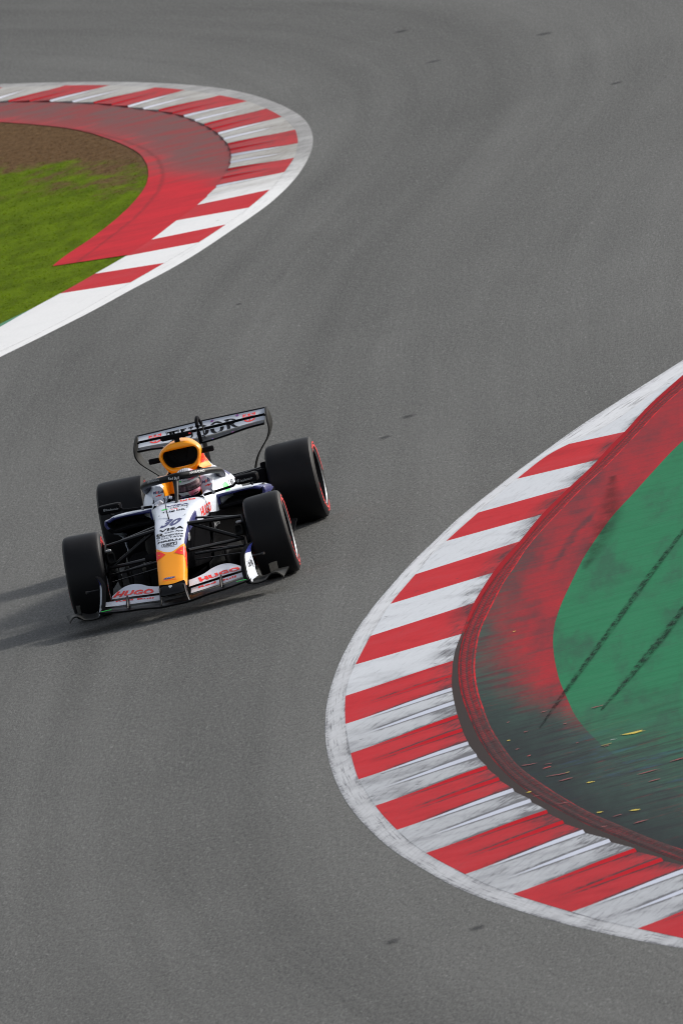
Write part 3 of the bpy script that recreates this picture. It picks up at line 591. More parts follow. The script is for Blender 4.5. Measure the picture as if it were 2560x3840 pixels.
for s in (1, -1):
    f2 = [(s*x, le, te, th) for x, le, te, th in [(.128, (1.00, .140), (.90, .168), .010), (.30, (.985, .153), (.875, .180), .010), (.48, (.955, .165), (.84, .190), .010), (.61, (.92, .176), (.80, .198), .008)]]
    part(wing(MB(), f2), 'lower_flap', M_WPAINT, fw)
    f3 = [(s*x, le, te, th) for x, le, te, th in [(.115, (.90, .186), (.79, .226), .008), (.16, (.895, .190), (.765, .229), .008), (.24, (.88, .195), (.69, .240), .008), (.30, (.865, .199), (.62, .258), .008), (.37, (.845, .203), (.57, .268), .008), (.44, (.82, .206), (.55, .262), .008), (.50, (.80, .207), (.56, .240), .007), (.558, (.77, .208), (.62, .214), .005)]]
    part(wing(MB(), f3), 'upper_flap', M_WPAINT, fw)
    # endplate sheet
    ep = [(.120, (.650, 1.10), (.680, .70)), (.14, (.634, 1.085), (.672, .68)), (.18, (.617, 1.04), (.662, .65)), (.24, (.605, .94), (.652, .60)), (.31, (.601, .80), (.642, .55)), (.345, (.610, .72), (.645, .51)), (.375, (.636, .63), (.662, .47)), (.388, (.655, .575), (.674, .46))]
    E1 = catmull(np.array([[z_, a[0], a[1], b[0], b[1]] for z_, a, b in ep]), 4)
    mb = MB(); rw = []
    for z_, fx, fy, rx, ry in E1:
        o, i_ = [], []
        for k in range(9):
            f = k/8; xx = fx*(1-f)+rx*f+math.sin(f*math.pi)*.004; yy = fy*(1-f)+ry*f; th = .026*(1-f)**.5+.004
            o.append((s*(xx+.002), yy, z_)); i_.append((s*(xx-th), yy-.002, z_))
        rw.append(o+i_[::-1])
    mb.grid(rw, True, True)
    part(mb, 'endplate', M_CARB, fw, angle=60)
    mb = MB(); rw = []
    for z_, fx, fy, rx, ry in E1[1:-2]:
        rw.append([(s*(fx*(1-f)+rx*f+math.sin(f*math.pi)*.004+.0050), fy*(1-f)+ry*f, z_) for f in np.linspace(.10, .97 if z_ > .2 else .80+z_*.6, 9)])
    m = Mat('endplate_livery'); x, y, z = m.xyz()
    c = m.mix((z-(y-.6)*.10) > .322, WHITE, (.022, .032, .20)); mm = m.out(c, .35, coat=.14)
    part(mb.grid(rw), 'endplate_panel', mm, fw)
    # footplate with its wave, and the small upright vane
    fr = [(.635, .132), (.655, .119), (.70, .115), (.74, .118), (.775, .128), (.80, .150), (.83, .164), (.862, .160), (.885, .145), (.912, .112)]
    rr_ = [(.69, .135), (.70, .125), (.72, .122), (.745, .122), (.775, .128), (.80, .138), (.83, .148), (.865, .150), (.905, .150), (.95, .150)]
    fr, rr_ = catmull(fr, 3), catmull(rr_, 3); rw = []
    for f in (0, .03, .25, .5, .75, 1): rw.append([(s*(a[0]*(1-f)+b[0]*f), (1.09-max(0, (a[0]-.8))*.9)*(1-f)+(.76)*f, a[1]*(1-f)+b[1]*f+(.004 if f else 0)) for a, b in zip(fr, rr_)])
    lo_ = [[(p[0], p[1], p[2]-.009) for p in r] for r in rw]
    mb = MB(); mb.grid(rw+lo_[::-1], False); part(mb, 'footplate', M_SATIN, fw, angle=50)
    mb = MB(); mb.grid([[(s*.800, .92, .150), (s*.812, .82, .142), (s*.850, .74, .145)], [(s*.800, .92, .226), (s*.815, .82, .222), (s*.853, .75, .218)], [(s*.806, .92, .226), (s*.821, .82, .222), (s*.858, .75, .218)], [(s*.806, .92, .150), (s*.818, .82, .142), (s*.856, .74, .145)]], True)
    part(mb, 'upright_vane', M_SATIN, fw)
    # curved strake ahead of the flaps
    mb = MB(); st = [(1.13, .150, .014), (1.09, .185, .022), (1.03, .215, .026), (.96, .232, .024), (.90, .226, .015)]
    rw = []
    for yy, zt, wd in st: rw.append([(s*(.398+wd*.5*math.cos(t)), yy, .148+(zt-.148)*(.5+.5*math.sin(t))) for t in np.linspace(0, 2*math.pi, 12, endpoint=False)])
    part(mb.grid(rw, True, True), 'strake', M_GLOSS, fw)
    part(MB().box((s*.575, 1.122, .166), (.085, .012, .004)), 'green_marker', M_GRN, fw, smooth=False)
    part(MB().tube([(s*.62, 1.05, .16), (s*.625, 1.04, .215)], .003, 6), 'pitot', M_RIM, fw)
    part(MB().tube([(s*.655, .62, .29), (s*.73, .635, .292), (s*.76, .65, .292)], [.005, .006, .012], 8), 'sensor_pod', M_GLOSS, fw)
part(wing(MB(), [(-.105, (.99, .150), (.89, .178), .012), (0, (.99, .148), (.89, .176), .012), (.105, (.99, .150), (.89, .178), .012)]), 'centre_flap', M_SATIN, fw)

# ---------------------------------------------------------------- wheels
def make_wheel(side, front):
    Rr, w_, y0 = (.3525, .327, 0.0) if front else (.355, .4146, -3.4)
    root = empty('wheel', car, (side*(.95-w_/2), y0, Rr))
    camb, steer = (.0435, .0442) if front else (.0197, 0)
    root.rotation_euler = (RNG.uniform(0, 6.28)*0, -side*camb, steer if front else 0)
    h = w_/2; R = Rr
    prof = [(h-.035, .222), (h-.014, .232), (h-.002, .252), (h, .275), (h-.001, .300), (h-.006, .322), (h-.016, .338), (h-.020, R-.010), (h-.040, R-.0035), (h*.5, R-.0005), (0, R)]
    prof = [(a, b) for a, b in prof]+[(-a, b) for a, b in prof[-2::-1]]
    prof = [(a*side, b) for a, b in prof]
    MB().lathe(prof, 96).build('tyre', M_TYRE, root, angle=35)
    # rim: bright outer flange, dished dark cover, hub nut
    MB().lathe([(side*(h-.030), .222), (side*(h-.010), .240), (side*(h-.005), .237), (side*(h-.010), .230), (side*(h-.016), .227)], 80).build('rim', M_RIM, root, angle=50)
    MB().lathe([(side*(h-.014), .228), (side*(h-.045), .205), (side*(h-.085), .17), (side*(h-.095), .10), (side*(h-.090), .05), (side*(h-.06), .042), (side*(h-.055), .001)], 48).build('wheel_cover', M_MATT, root, angle=50)
    MB().lathe([(side*(h-.07), .045), (side*(h-.035), .036), (side*(h-.030), .02), (side*(h-.030), .001)], 24).build('wheel_nut', M_SATIN, root)
    MB().lathe([(-side*(h-.02), .232), (-side*(h-.03), .222), (-side*(h-.10), .200), (-side*(h-.11), .12), (-side*(h-.12), .001)], 48).build('brake_drum', M_MATT, root, angle=50)
    MB().lathe([(-side*(h-.022), .236), (-side*(h-.012), .232), (-side*(h-.03), .222)], 64).build('inner_rim_edge', M_RIM, root)
    def arc(mbx, sd, r0, r1, a0, a1):
        k = max(3, int((a1-a0)/.05)); rows = []
        for i in range(k+1):
            a = a0+(a1-a0)*i/k; rr = []
            for q in (0, .5, 1):
                r = r0+(r1-r0)*q; hh = float(np.interp(r, [.232, .252, .275, .30, .322, .338], [h-.014, h-.002, h, h-.001, h-.006, h-.016]))+.0022
                rr.append((sd*hh, r*math.cos(a), r*math.sin(a)))
            rows.append(rr)
        mbx.grid(rows)
    for sd in (side, -side):
        mbx = MB()
        for base in (2.05, 5.2):
            arc(mbx, sd, .262, .280, base-1.02, base+1.02)
            for k in range(7): arc(mbx, sd, .288, .306, base-.95+k*.11, base-.95+k*.11+.075)
            for k in range(5): arc(mbx, sd, .288, .306, base+.25+k*.13, base+.25+k*.13+.09)
        mbx.build('tyre_marking', M_TRED, root, weld=False)
    return root
for sd in (-1, 1):
    for fr_ in (True, False): make_wheel(sd, fr_)

# ---------------------------------------------------------------- front suspension
def arm(pts, r, name='suspension_arm', mat=None, sq=.45, n=10): return part(MB().tube(pts, r, n, True, sq), name, mat or M_GLOSS)
for s in (1, -1):
    arm([(s*.140, .12, .612), (s*.36, .05, .585), (s*.60, -.012, .556)], [.030, .028, .024], sq=.6)
    arm([(s*.16, -.30, .600), (s*.60, -.03, .552)], [.020, .016])
    arm([(s*.165, .10, .600), (s*.56, .13, .392)], [.018, .018], 'push_rod', sq=.9)
    arm([(s*.135, .52, .437), (s*.57, .20, .398)], [.027, .022], sq=.65)
    arm([(s*.16, .30, .372), (s*.58, .19, .335)], [.020, .017], sq=.6)
    arm([(s*.17, -.28, .33), (s*.58, -.02, .31)], [.016, .014])
    arm([(s*.13, .10, .30), (s*.6, .06, .262)], [.014, .012])
    if s == 1: part(MB().tube([(.125, .55, .447), (.215, .475, .441)], .030, 14), 'track_rod_cover', M_MATT)
    # upright with its brake duct
    mb = MB().tube([(s*.590, .05, .575), (s*.600, .10, .50), (s*.606, .13, .36), (s*.612, .12, .22), (s*.618, .10, .15)], [.018, .016, .018, .018, .012], 10, True, 1.3)
    up = part(mb, 'upright', M_GLOSS)
    rw = []
    for f, xo, hw, hz in ((0, 0, .034, .046), (.5, .03, .04, .06), (1, .07, .06, .08)):
        c = (s*(.545+xo), .15-.22*f, .475-.02*f)
        rw.append([(c[0]+hw*math.copysign(abs(math.cos(t))**.5, math.cos(t)), c[1], c[2]+hz*math.copysign(abs(math.sin(t))**.5, math.sin(t))) for t in np.linspace(0, 2*math.pi, 24, endpoint=False)])
    part(MB().grid(rw, True), 'brake_duct', M_CARB, up)
    rw2 = [[(p[0], p[1]+.001, p[2]) for p in rw[0]], [(s*.545+(p[0]-s*.545)*.72, p[1]+.002, .475+(p[2]-.475)*.74) for p in rw[0]]]
    part(MB().grid(rw2, True), 'duct_lip', M_SATIN, up)
    part(MB().grid([rw2[1], [(s*.555, .05, .475)]*24], True), 'duct_opening', M_HOLE, up)
    part(MB().box((s*.560, .13, .535), (.05, .05, .018)), 'duct_winglet', M_TXT_G, up, bevel=.008)

# ---------------------------------------------------------------- cockpit tub, floor and bodywork
mb = MB(); rows = []
tub = catmull(np.array([(-.815, .18, .708, .236, .65, .15, .17), (-.95, .185, .700, .252, .645, .14, .18), (-1.15, .185, .695, .275, .64, .13, .2), (-1.4, .185, .69, .31, .62, .12, .22), (-1.75, .185, .69, .35, .60, .12, .24)]), 4)
for y, wi, zt, wm, zs, zb, wb in tub:
    half = [(wi-.03, .30), (wi-.025, .50), (wi-.01, zt-.03), (wi+.008, zt), (wi+.03, zt+.002), (wm-.012, zt-.022), (wm, zs-.01), (wm*.99, .53), (wm*.97, .40), (wb, zb+.02), (wb*.7, zb)]
    rows.append([(-a, y, b) for a, b in half]+[(a, y, b) for a, b in half[::-1]])
m = Mat('tub_livery'); x, y, z = m.xyz()
side_w = (z+(y+.8)*(-.13)) > .560
c = m.mix(side_w, CARB, WHITE); c = m.mix((x.ab() < .182)*(z < .665), c, CARB)
M_TUB = m.out(c, .42, spec=m.lum(c)*.25)
tubo = part(mb.grid(rows), 'cockpit_sides', M_TUB, angle=50)
part(MB().grid([[(-.18, -.83, .2), (.18, -.83, .2)], [(-.18, -.83, .66), (.18, -.83, .66)]]), 'dash_bulkhead', M_MATT, smooth=False)
part(MB().box((0, -1.25, .25), (.36, .95, .02)), 'cockpit_floor', M_MATT, smooth=False)
# floor
fl = [(-.25, .12), (-.42, .30), (-.62, .50), (-.95, .62), (-1.3, .70), (-2.2, .74), (-2.9, .72), (-3.0, .50), (-3.35, .48)]
mb = MB(); rows = []
for y, w_ in fl:
    z0 = .060 if y > -2.6 else .06+(-2.6-y)*.10
    rows.append([(-w_, y, z0+.022), (-w_*.9, y, z0+.010), (0, y, z0+.012), (w_*.9, y, z0+.010), (w_, y, z0+.022), (w_, y, z0+.008), (0, y, z0-.012), (-w_, y, z0+.008)])
flo = part(mb.grid(rows, True, True), 'floor', M_CARB, angle=40)
for s in (1, -1):
    for xx, y0, y1, zt in ((.20, -.25, -.75, .22), (.34, -.38, -.95, .30), (.50, -.55, -1.05, .33), (.63, -.85, -1.30, .28)):
        rw = [[(s*(xx+(y0-y)*.16), y, .075), (s*(xx+(y0-y)*.20-.01), y, .5*(.075+zt)), (s*(xx+(y0-y)*.12), y, zt-.05*abs(y-(y0+y1)/2))] for y in np.linspace(y0, y1, 5)]
        o = part(MB().grid(rw), 'turning_vane', M_CARB, flo); md = o.modifiers.new('thickness', 'SOLIDIFY'); md.thickness = .008
    rw = [[(s*.735, y, .07), (s*(.77+.03*math.sin(k)), y, .17), (s*.775, y, .24-.02*k)] for k, y in enumerate(np.linspace(-1.15, -1.75, 5))]
    o = part(MB().grid(rw), 'floor_edge_vane', M_SATIN, flo); md = o.modifiers.new('thickness', 'SOLIDIFY'); md.thickness = .008
part(MB().grid([[(x_, y_, .055+.04*k) for x_ in (-.12, 0, .12)] for k, y_ in enumerate((-.1, -.4, -.8))]), 'splitter', M_MATT, flo)
mb = MB(); rw = []                      # black lower body: from the chassis out to the undercut
for y, w_, zt in ((-.80, .20, .50), (-1.10, .27, .52), (-1.35, .40, .50), (-1.8, .47, .46), (-2.4, .42, .42), (-3.0, .26, .38), (-3.6, .16, .34)):
    rw.append([(-w_*.9, y, .08), (-w_, y, .25), (-w_*.96, y, zt), (0, y, zt), (w_*.96, y, zt), (w_, y, .25), (w_*.9, y, .08)])
part(mb.grid(rw, True, True), 'lower_bodywork', M_CARB, angle=40)

# sidepods
POD = [(-1.22, .262, .696, .655, .508, .628), (-1.30, .265, .700, .654, .500, .625), (-1.55, .27, .70, .628, .455, .598), (-2.0, .27, .69, .575, .37, .53), (-2.5, .24, .62, .51, .28, .46), (-2.95, .18, .47, .46, .22, .42), (-3.2, .14, .30, .42, .22, .38)]
def pod_loop(xi, xo, zt, zb, zm, n=5, inset=0.0):
    r = min(.075, (zt-zb)/2)
    P = [(xi+inset, zt-.012-inset), ((xi+xo)/2, zt-inset), (xo-.10, zt-.004-inset), (xo-.045, zt-.022-inset), (xo-.010-inset, zm), (xo-inset, zm-.03), (xo-.005-inset, (zt+zb)/2-.005), (xo-.03-inset, zb+.022+inset*.6), (xo-.08, zb+inset), ((xi+xo)/2, zb+.012+inset), (xi+inset, zb+.004+inset)]
    return catmull(np.array(P), n)
for s in (1, -1):
    rows = []
    for q in catmull(np.array(POD), 4): rows.append([(s*a, q[0], b) for a, b in pod_loop(q[1], q[2], q[3], q[4], q[5])])
    m = Mat('sidepod_livery'); x, y, z = m.xyz(); ax = x.ab()
    zf = z-(y+1.22)*.10
    navy = (y > -1.62)*((zf < (.646-(ax-.25)*.01))+(ax > .60)*(zf < .648)).cl()
    c = m.mix(navy, WHITE, NAVY); c = m.mix((y < -1.62)*(ax > .655)*(z < .60), c, NAVY)
    c = m.mix((z < .56-(ax-.66).mx(0)*.2)*(ax < .695), c, CARB); c = m.mix(z < .53, c, CARB)
    M_POD = m.out(c, .32, coat=m.lum(c)*.15, spec=m.lum(c, .04, .15)*.4)
    pod = part(MB().grid(rows, True), 'sidepod', M_POD, angle=None)
    front = rows[0]; inn = [(s*a, -1.215, b) for a, b in pod_loop(.275, .696, .655, .508, .628, inset=.026)]
    mid = [(s*a, -1.195, b) for a, b in pod_loop(.268, .696, .655, .508, .628, inset=.012)]
    part(MB().grid([front, mid, inn], True), 'inlet_lip', M_POD, pod, angle=None)
    part(MB().grid([inn, [(p[0], -1.55, .585+(p[2]-.585)*.8) for p in inn], [(s*.48, -1.56, .585)]*len(inn)], True), 'inlet', M_HOLE, pod)
    # white curved strake under the inlet
    rw = [[(s*x0, y0, z0), (s*x1, y1, z1)] for x0, y0, z0, x1, y1, z1 in ((.645, -1.28, .505, .58, -1.36, .492), (.615, -1.32, .485, .56, -1.42, .47), (.592, -1.36, .45, .555, -1.46, .43), (.582, -1.38, .40, .56, -1.48, .385), (.578, -1.40, .34, .572, -1.44, .33), (.578, -1.41, .30, .576, -1.42, .295))]
    o = part(MB().grid(rw), 'bodywork_strake', M_WPAINT, pod); md = o.modifiers.new('thickness', 'SOLIDIFY'); md.thickness = .006

# engine cover
EC = [  # y, then half profile x,z ...
 (-1.80, [(0, 1.080), (.079, 1.075), (.148, 1.040), (.178, 1.0), (.168, .94), (.130, .865), (.155, .83), (.25, .80), (.33, .745), (.375, .67), (.41, .57)]),
 (-1.95, [(0, 1.088), (.075, 1.080), (.140, 1.040), (.170, .99), (.160, .92), (.135, .86), (.165, .82), (.26, .785), (.335, .73), (.38, .655), (.42, .56)]),
 (-2.20, [(0, 1.070), (.060, 1.055), (.110, 1.01), (.140, .95), (.150, .89), (.165, .84), (.20, .79), (.27, .74), (.335, .68), (.38, .61), (.42, .53)]),
 (-2.60, [(0, .985), (.035, .965), (.070, .92), (.095, .87), (.115, .82), (.140, .77), (.18, .71), (.23, .65), (.28, .59), (.32, .53), (.35, .47)]),
 (-3.00, [(0, .86), (.022, .84), (.045, .80), (.062, .76), (.08, .71), (.10, .67), (.13, .62), (.16, .57), (.19, .52), (.21, .47), (.22, .42)]),
 (-3.45, [(0, .70), (.015, .68), (.03, .65), (.045, .62), (.06, .59), (.075, .56), (.09, .53), (.10, .50), (.11, .47), (.115, .44), (.12, .40)])]
A_ = catmull(np.array([[y]+[c for q in p for c in q] for y, p in EC]), 5); rows = []
for r in A_:
    c = catmull(r[1:].reshape(-1, 2), 2); rows.append([(-a, r[0], b) for a, b in c[:0:-1]]+[(a, r[0], b) for a, b in c])
m = Mat('cover_livery'); x, y, z = m.xyz(); nz = m.noise(m.vec(x, y, z), 4, 3)
oz = (z-(y+2.1)*(-.30)*1.0+(nz-.5)*.02) > .775
c = m.mix(oz, WHITE, ORANGE)
c = m.mix((y < -2.45)*(z > .62), c, WHITE); c = m.mix((y < -2.7), c, NAVY)
c = m.mix(((x.ab()-.30).pw(2.0)+((z-.74)*.9).pw(2.0)) < .0034, c, NAVY)
M_COV = m.out(c, .35, coat=.14)
ec = part(MB().grid(rows), 'engine_cover', M_COV, angle=None)
# roll hoop intake
out_ = [(0, 1.090), (.079, 1.083), (.150, 1.045), (.181, 1.0), (.172, .94), (.132, .862), (.09, .825), (0, .815)]
opn = [(0, 1.032), (.080, 1.032), (.132, 1.026), (.153, .990), (.140, .925), (.098, .882), (.045, .872), (0, .872)]
def loop(P, y, k=4):
    c = catmull(np.array(P, float), k); return [(-a, y, b) for a, b in c[:0:-1]]+[(a, y, b) for a, b in c[:-1]]
lo1, lo2 = loop(out_, -1.80), loop(opn, -1.755)
def lmix(A, B, f, y): return [(a[0]*(1-f)+b[0]*f, y, a[2]*(1-f)+b[2]*f) for a, b in zip(A, B)]
hoop = part(MB().grid([[(p[0], -1.86, p[2]) for p in lo1], lmix(lo1, lo2, .06, -1.775), lmix(lo1, lo2, .35, -1.748), lmix(lo1, lo2, .7, -1.742), lo2, [(p[0]*.97, -1.80, (p[2]-.95)*.97+.95) for p in lo2]], True), 'roll_hoop', M_OPAINT, angle=None)
part(MB().grid([[(p[0]*.97, -1.80, (p[2]-.95)*.97+.95) for p in lo2], [(p[0]*.8, -2.0, (p[2]-.95)*.8+.95) for p in lo2], [(0, -2.02, .95)]*len(lo2)], True), 'air_intake', M_HOLE, hoop)
for s in (-1, 1): part(MB().tube([(s*.02, -1.80, .885), (s*.075, -1.83, 1.02)], .006, 6), 'intake_divider', M_MATT, hoop)
# orange neck below the intake, headrest
mb = MB(); rw = []
for z_, w_, y_ in ((.88, .118, -1.765), (.84, .105, -1.755), (.80, .118, -1.74), (.75, .16, -1.70), (.68, .17, -1.66)):
    rw.append([(w_*math.sin(t), y_-.10+.10*math.cos(t), z_) for t in np.linspace(-1.57, 1.57, 12)])
part(mb.grid(rw), 'headrest_fairing', M_OPAINT)
# padded cockpit surround with white panels
for s in (1, -1):
    P = [(-1.33, .152, .262, .812, .655), (-1.36, .146, .268, .818, .65), (-1.5, .15, .285, .83, .64), (-1.68, .15, .295, .835, .63), (-1.86, .12, .30, .83, .62)]
    rw = []
    for y_, xi, xo, zt, zb in P:
        rw.append([(s*a, y_, b) for a, b in ((xi+.006, zb), (xi, zb+.08), (xi+.003, zt-.04), (xi+.022, zt-.008), ((xi+xo)/2, zt), (xo-.045, zt-.008), (xo-.018, zt-.035), (xo-.004, zt-.08), (xo, zb+.02), (xo-.004, zb))])
    m = Mat('surround_livery'); x, y, z = m.xyz(); c = m.mix((x.ab()-(y+1.35)*.1) < .158, WHITE, ORANGE); c = m.mix((y < -1.41)*(x.ab() < .235), c, ORANGE)
    part(MB().grid(rw, True, True), 'cockpit_surround', m.out(c, .35, coat=.14), bevel=.006, angle=50)
for s in (1, -1):
    S0 = [(-1.24, .255, .700, .268, .672, .280, .630, .285, .56), (-1.40, .262, .745, .300, .712, .335, .655, .350, .57), (-1.55, .265, .785, .325, .745, .368, .670, .385, .57), (-1.70, .262, .800, .335, .750, .380, .670, .405, .57), (-1.83, .252, .800, .334, .745, .378, .668, .412, .565)]
    rw = [[(s*q[2*k+1], q[0], q[2*k+2]) for k in range(4)] for q in catmull(np.array(S0), 4)]
    rw = [[tuple(p) for p in catmull(np.array(r), 3)] for r in rw]
    part(MB().grid(rw), 'shoulder_fairing', M_WPAINT)
# camera pods
for s in (-1, 1): part(MB().tube([(s*.165, -1.86, .962), (s*.20, -1.86, .963), (s*.272, -1.865, .964), (s*.281, -1.865, .964)], [.020, .024, .025, .018], 14, True, 1.0), 'side_camera', M_CARB)
tc = part(MB().tube([(0, -1.80, 1.06), (0, -1.82, 1.12)], [.026, .022], 12, True, 1.0), 'camera_mast', M_MATT)
part(MB().tube([(-.135, -1.82, 1.135), (-.12, -1.82, 1.135), (.12, -1.82, 1.135), (.136, -1.82, 1.135)], [.012, .021, .021, .012], 12, True, 1.0), 'roof_camera', M_MATT, tc)
for xx in (-.055, .015, .045): part(MB().box((xx, -1.84, 1.163), (.016, .02, .03)), 'sensor_fin', M_MATT, tc, bevel=.004)
part(MB().box((-.118, -1.797, 1.137), (.018, .006, .012)), 'camera_lens', M_TRED, tc)

# ---------------------------------------------------------------- halo
hp = catmull(np.array([(.300, -1.66, .740), (.322, -1.52, .795), (.320, -1.42, .822), (.270, -1.30, .848), (.165, -1.13, .872), (.06, -1.03, .886), (0, -1.012, .890), (-.06, -1.03, .886), (-.165, -1.13, .872), (-.270, -1.30, .848), (-.320, -1.42, .822), (-.322, -1.52, .795), (-.300, -1.66, .740)]), 5)
mb = MB(); n_ = len(hp)
mb.tube(hp, [.031+.004*math.exp(-((i-n_/2)/6)**2) for i in range(n_)], 14, True, .92)
mb.tube([(0, -1.03, .880), (0, -.96, .835), (0, -.84, .765), (0, -.72, .715), (0, -.665, .70)], [.034, .026, .019, .017, .020], 12, True, .9, up=(1, 0, 0))
halo = part(mb, 'halo', simple('halo_black', (.007, .007, .008), .44, var=.3, vs=20, spec=.16), angle=60)
for s in (1, -1):
    part(MB().tube([(s*.322, -1.47, .81), (s*.320, -1.54, .785), (s*.31, -1.64, .75), (s*.29, -1.76, .73)], [.030, .040, .044, .040], 12, True, 1.0), 'halo_mount', simple('navy_black', (.010, .011, .022), .4, spec=.3))
# mirrors
for s in (1, -1):
    rw = []
    for y_, g in ((-1.035, .55), (-1.025, .9), (-1.0, 1.0), (-.95, 1.0), (-.915, .88), (-.905, .6)):
        rw.append([(s*(.59+.100*g*math.copysign(abs(math.cos(t))**.35, math.cos(t))), y_, .752+.040*g*math.copysign(abs(math.sin(t))**.45, math.sin(t))) for t in np.linspace(0, 2*math.pi, 28, endpoint=False)])
    mir = part(MB().grid(rw, True, True), 'wing_mirror', M_CARB, angle=50)
    part(MB().box((s*.59, -1.037, .752), (.15, .003, .045)), 'mirror_glass', M_RIM, mir)
    part(MB().tube([(s*.225, -.80, .712), (s*.33, -.84, .716), (s*.47, -.90, .722), (s*.498, -.935, .74)], [.013, .013, .013, .012], 10, True, .9), 'mirror_stalk', M_CARB, mir)
    part(MB().tube([(s*.615, -.98, .720), (s*.607, -1.06, .695), (s*.600, -1.20, .668)], [.008, .007, .010], 8), 'mirror_strut', M_CARB, mir)
    part(MB().box((s*.305, -.83, .7145), (.022, .034, .034)), 'stalk_band', M_TXT_G, mir, bevel=.006)
# pitot mast and small aerial on the nose
part(MB().tube([(.062, -.42, .80), (.045, -.20, .725), (.018, 0, .655)], [.0035, .004, .006], 6), 'pitot_mast', M_CARB)
part(MB().tube([(.2, -.79, .705), (.196, -.79, .765)], [.003, .003], 6), 'aerial', M_CARB)
part(MB().box((0, -.30, .694), (.050, .07, .018)), 'nose_duct', M_WPAINT, bevel=.006); part(MB().box((0, -.262, .696), (.028, .004, .011)), 'nose_duct_opening', M_HOLE)
for s, y_ in ((-1, -.07), (-1, -.35), (1, -.2)): part(MB().box((s*.115, y_, .672 if y_ > -.1 else (.69 if y_ > -.3 else .696)), (.012, .02, .004)), 'fastener', M_TXT_G)

# ---------------------------------------------------------------- rear wing and rear suspension
def rw_st(le0, te0, le1, te1, th, xs_=(0, .2, .4, .555), sag=(0, .3, .85, 1)):
    st = []
    for x_, g in zip(xs_, sag): st.append((x_, tuple(np.array(le0)*(1-g)+np.array(le1)*g), tuple(np.array(te0)*(1-g)+np.array(te1)*g), th))
    return [(-a, b, c, d) for a, b, c, d in st[:0:-1]]+st
rwing = part(wing(MB(), rw_st((-3.60, .840), (-3.74, .862), (-3.61, .885), (-3.74, .893), .044)), 'rear_wing', M_GLOSS)
fl1 = part(wing(MB(), rw_st((-3.75, .873), (-3.845, .912), (-3.75, .898), (-3.845, .921), .010)), 'rear_lower_flap', M_WREAR, rwing)
fl2 = part(wing(MB(), rw_st((-3.87, .935), (-3.97, .977), (-3.87, .940), (-3.97, .970), .010)), 'rear_upper_flap', M_WREAR, rwing)
part(wing(MB(), rw_st((-3.842, .903), (-3.878, .932), (-3.842, .914), (-3.878, .938), .004)), 'slot_shade_strip', M_MATT, rwing)  # black piece added between the flaps to stand for the slot's shadow
part(MB().tube([(-.56, -3.975, .972), (-.2, -3.975, .977), (0, -3.975, .979), (.2, -3.975, .977), (.56, -3.975, .972)], .008, 8), 'trailing_edge_strip', M_GLOSS, rwing)
for s in (1, -1):
    pr = catmull(np.array([(.980, .572, -3.93, -4.00), (.955, .582, -3.80, -4.01), (.90, .590, -3.66, -4.02), (.84, .592, -3.64, -4.02), (.785, .576, -3.66, -4.00), (.73, .540, -3.70, -3.97), (.67, .485, -3.73, -3.95), (.60, .428, -3.77, -3.93), (.50, .380, -3.80, -3.93), (.36, .34, -3.80, -3.93), (.25, .33, -3.80, -3.93)]), 4)
    rw = [[(s*(x_+.006*math.sin(f*3.14)), y0*(1-f)+y1*f, z_) for f in np.linspace(0, 1, 6)] for z_, x_, y0, y1 in pr]
    rw = [[*r, *[(p[0]-s*.012, p[1], p[2]) for p in r[::-1]]] for r in rw]
    part(MB().grid(rw, True, True), 'rear_endplate', M_SATIN, rwing, angle=50)
    part(MB().box((s*.557, -3.86, .925), (.02, .04, .012)), 'endplate_bracket', M_CARB, rwing)
part(MB().tube([(0, -3.60, .852), (0, -3.575, .93), (0, -3.58, .99), (0, -3.62, 1.030), (0, -3.70, 1.045), (0, -3.79, 1.03), (0, -3.86, .99), (0, -3.90, .96)], [.018, .016, .016, .018, .018, .013, .010, .010], 10), 'wing_actuator', M_CARB, rwing)
for dx_ in (-.028, .028): part(MB().tube([(dx_, -3.70, .90), (dx_*.8, -3.78, .955), (dx_*.6, -3.86, .985)], .006, 6), 'actuator_link', M_SATIN, rwing)
part(MB().grid([[(x_, y_, z_) for x_, y_ in ((-.014, -3.78), (0, -3.70), (.014, -3.78), (.010, -3.93), (-.010, -3.93))] for z_ in (.86, .75, .62, .5)], True, True), 'wing_pylon', M_CARB, rwing)
for s in (1, -1):
    arm([(s*.12, -3.25, .52), (s*.55, -3.36, .555)], [.018, .016]); arm([(s*.12, -3.65, .50), (s*.55, -3.42, .545)], [.016, .014])
    arm([(s*.14, -3.10, .40), (s*.52, -3.34, .46)], [.016, .016], sq=.9); arm([(s*.12, -3.30, .26), (s*.53, -3.38, .25)], [.02, .018]); arm([(s*.12, -3.7, .27), (s*.53, -3.42, .26)], [.014, .014])
    part(MB().tube([(s*.50, -3.36, .58), (s*.515, -3.30, .42), (s*.52, -3.30, .22)], [.03, .04, .03], 10, True, 1.4), 'rear_upright', M_MATT)
    part(MB().box((s*.47, -3.23, .47), (.10, .07, .16)), 'rear_brake_duct', M_CARB, bevel=.02)
part(MB().tube([(0, -3.2, .42), (0, -3.5, .40), (0, -3.95, .38), (0, -4.02, .38)], [.16, .12, .07, .04], 14), 'crash_structure', M_CARB)
mb = MB(); mb.grid([[(x_, y_, z_) for x_ in (-.52, -.25, 0, .25, .52)] for y_, z_ in ((-3.3, .13), (-3.6, .19), (-3.9, .28), (-3.91, .29), (-3.6, .205), (-3.3, .145))], False); part(mb, 'diffuser', M_CARB)
part(MB().tube([(0, -3.3, .60), (0, -3.6, .60)], [.055, .055], 16, False), 'exhaust', M_SATIN)
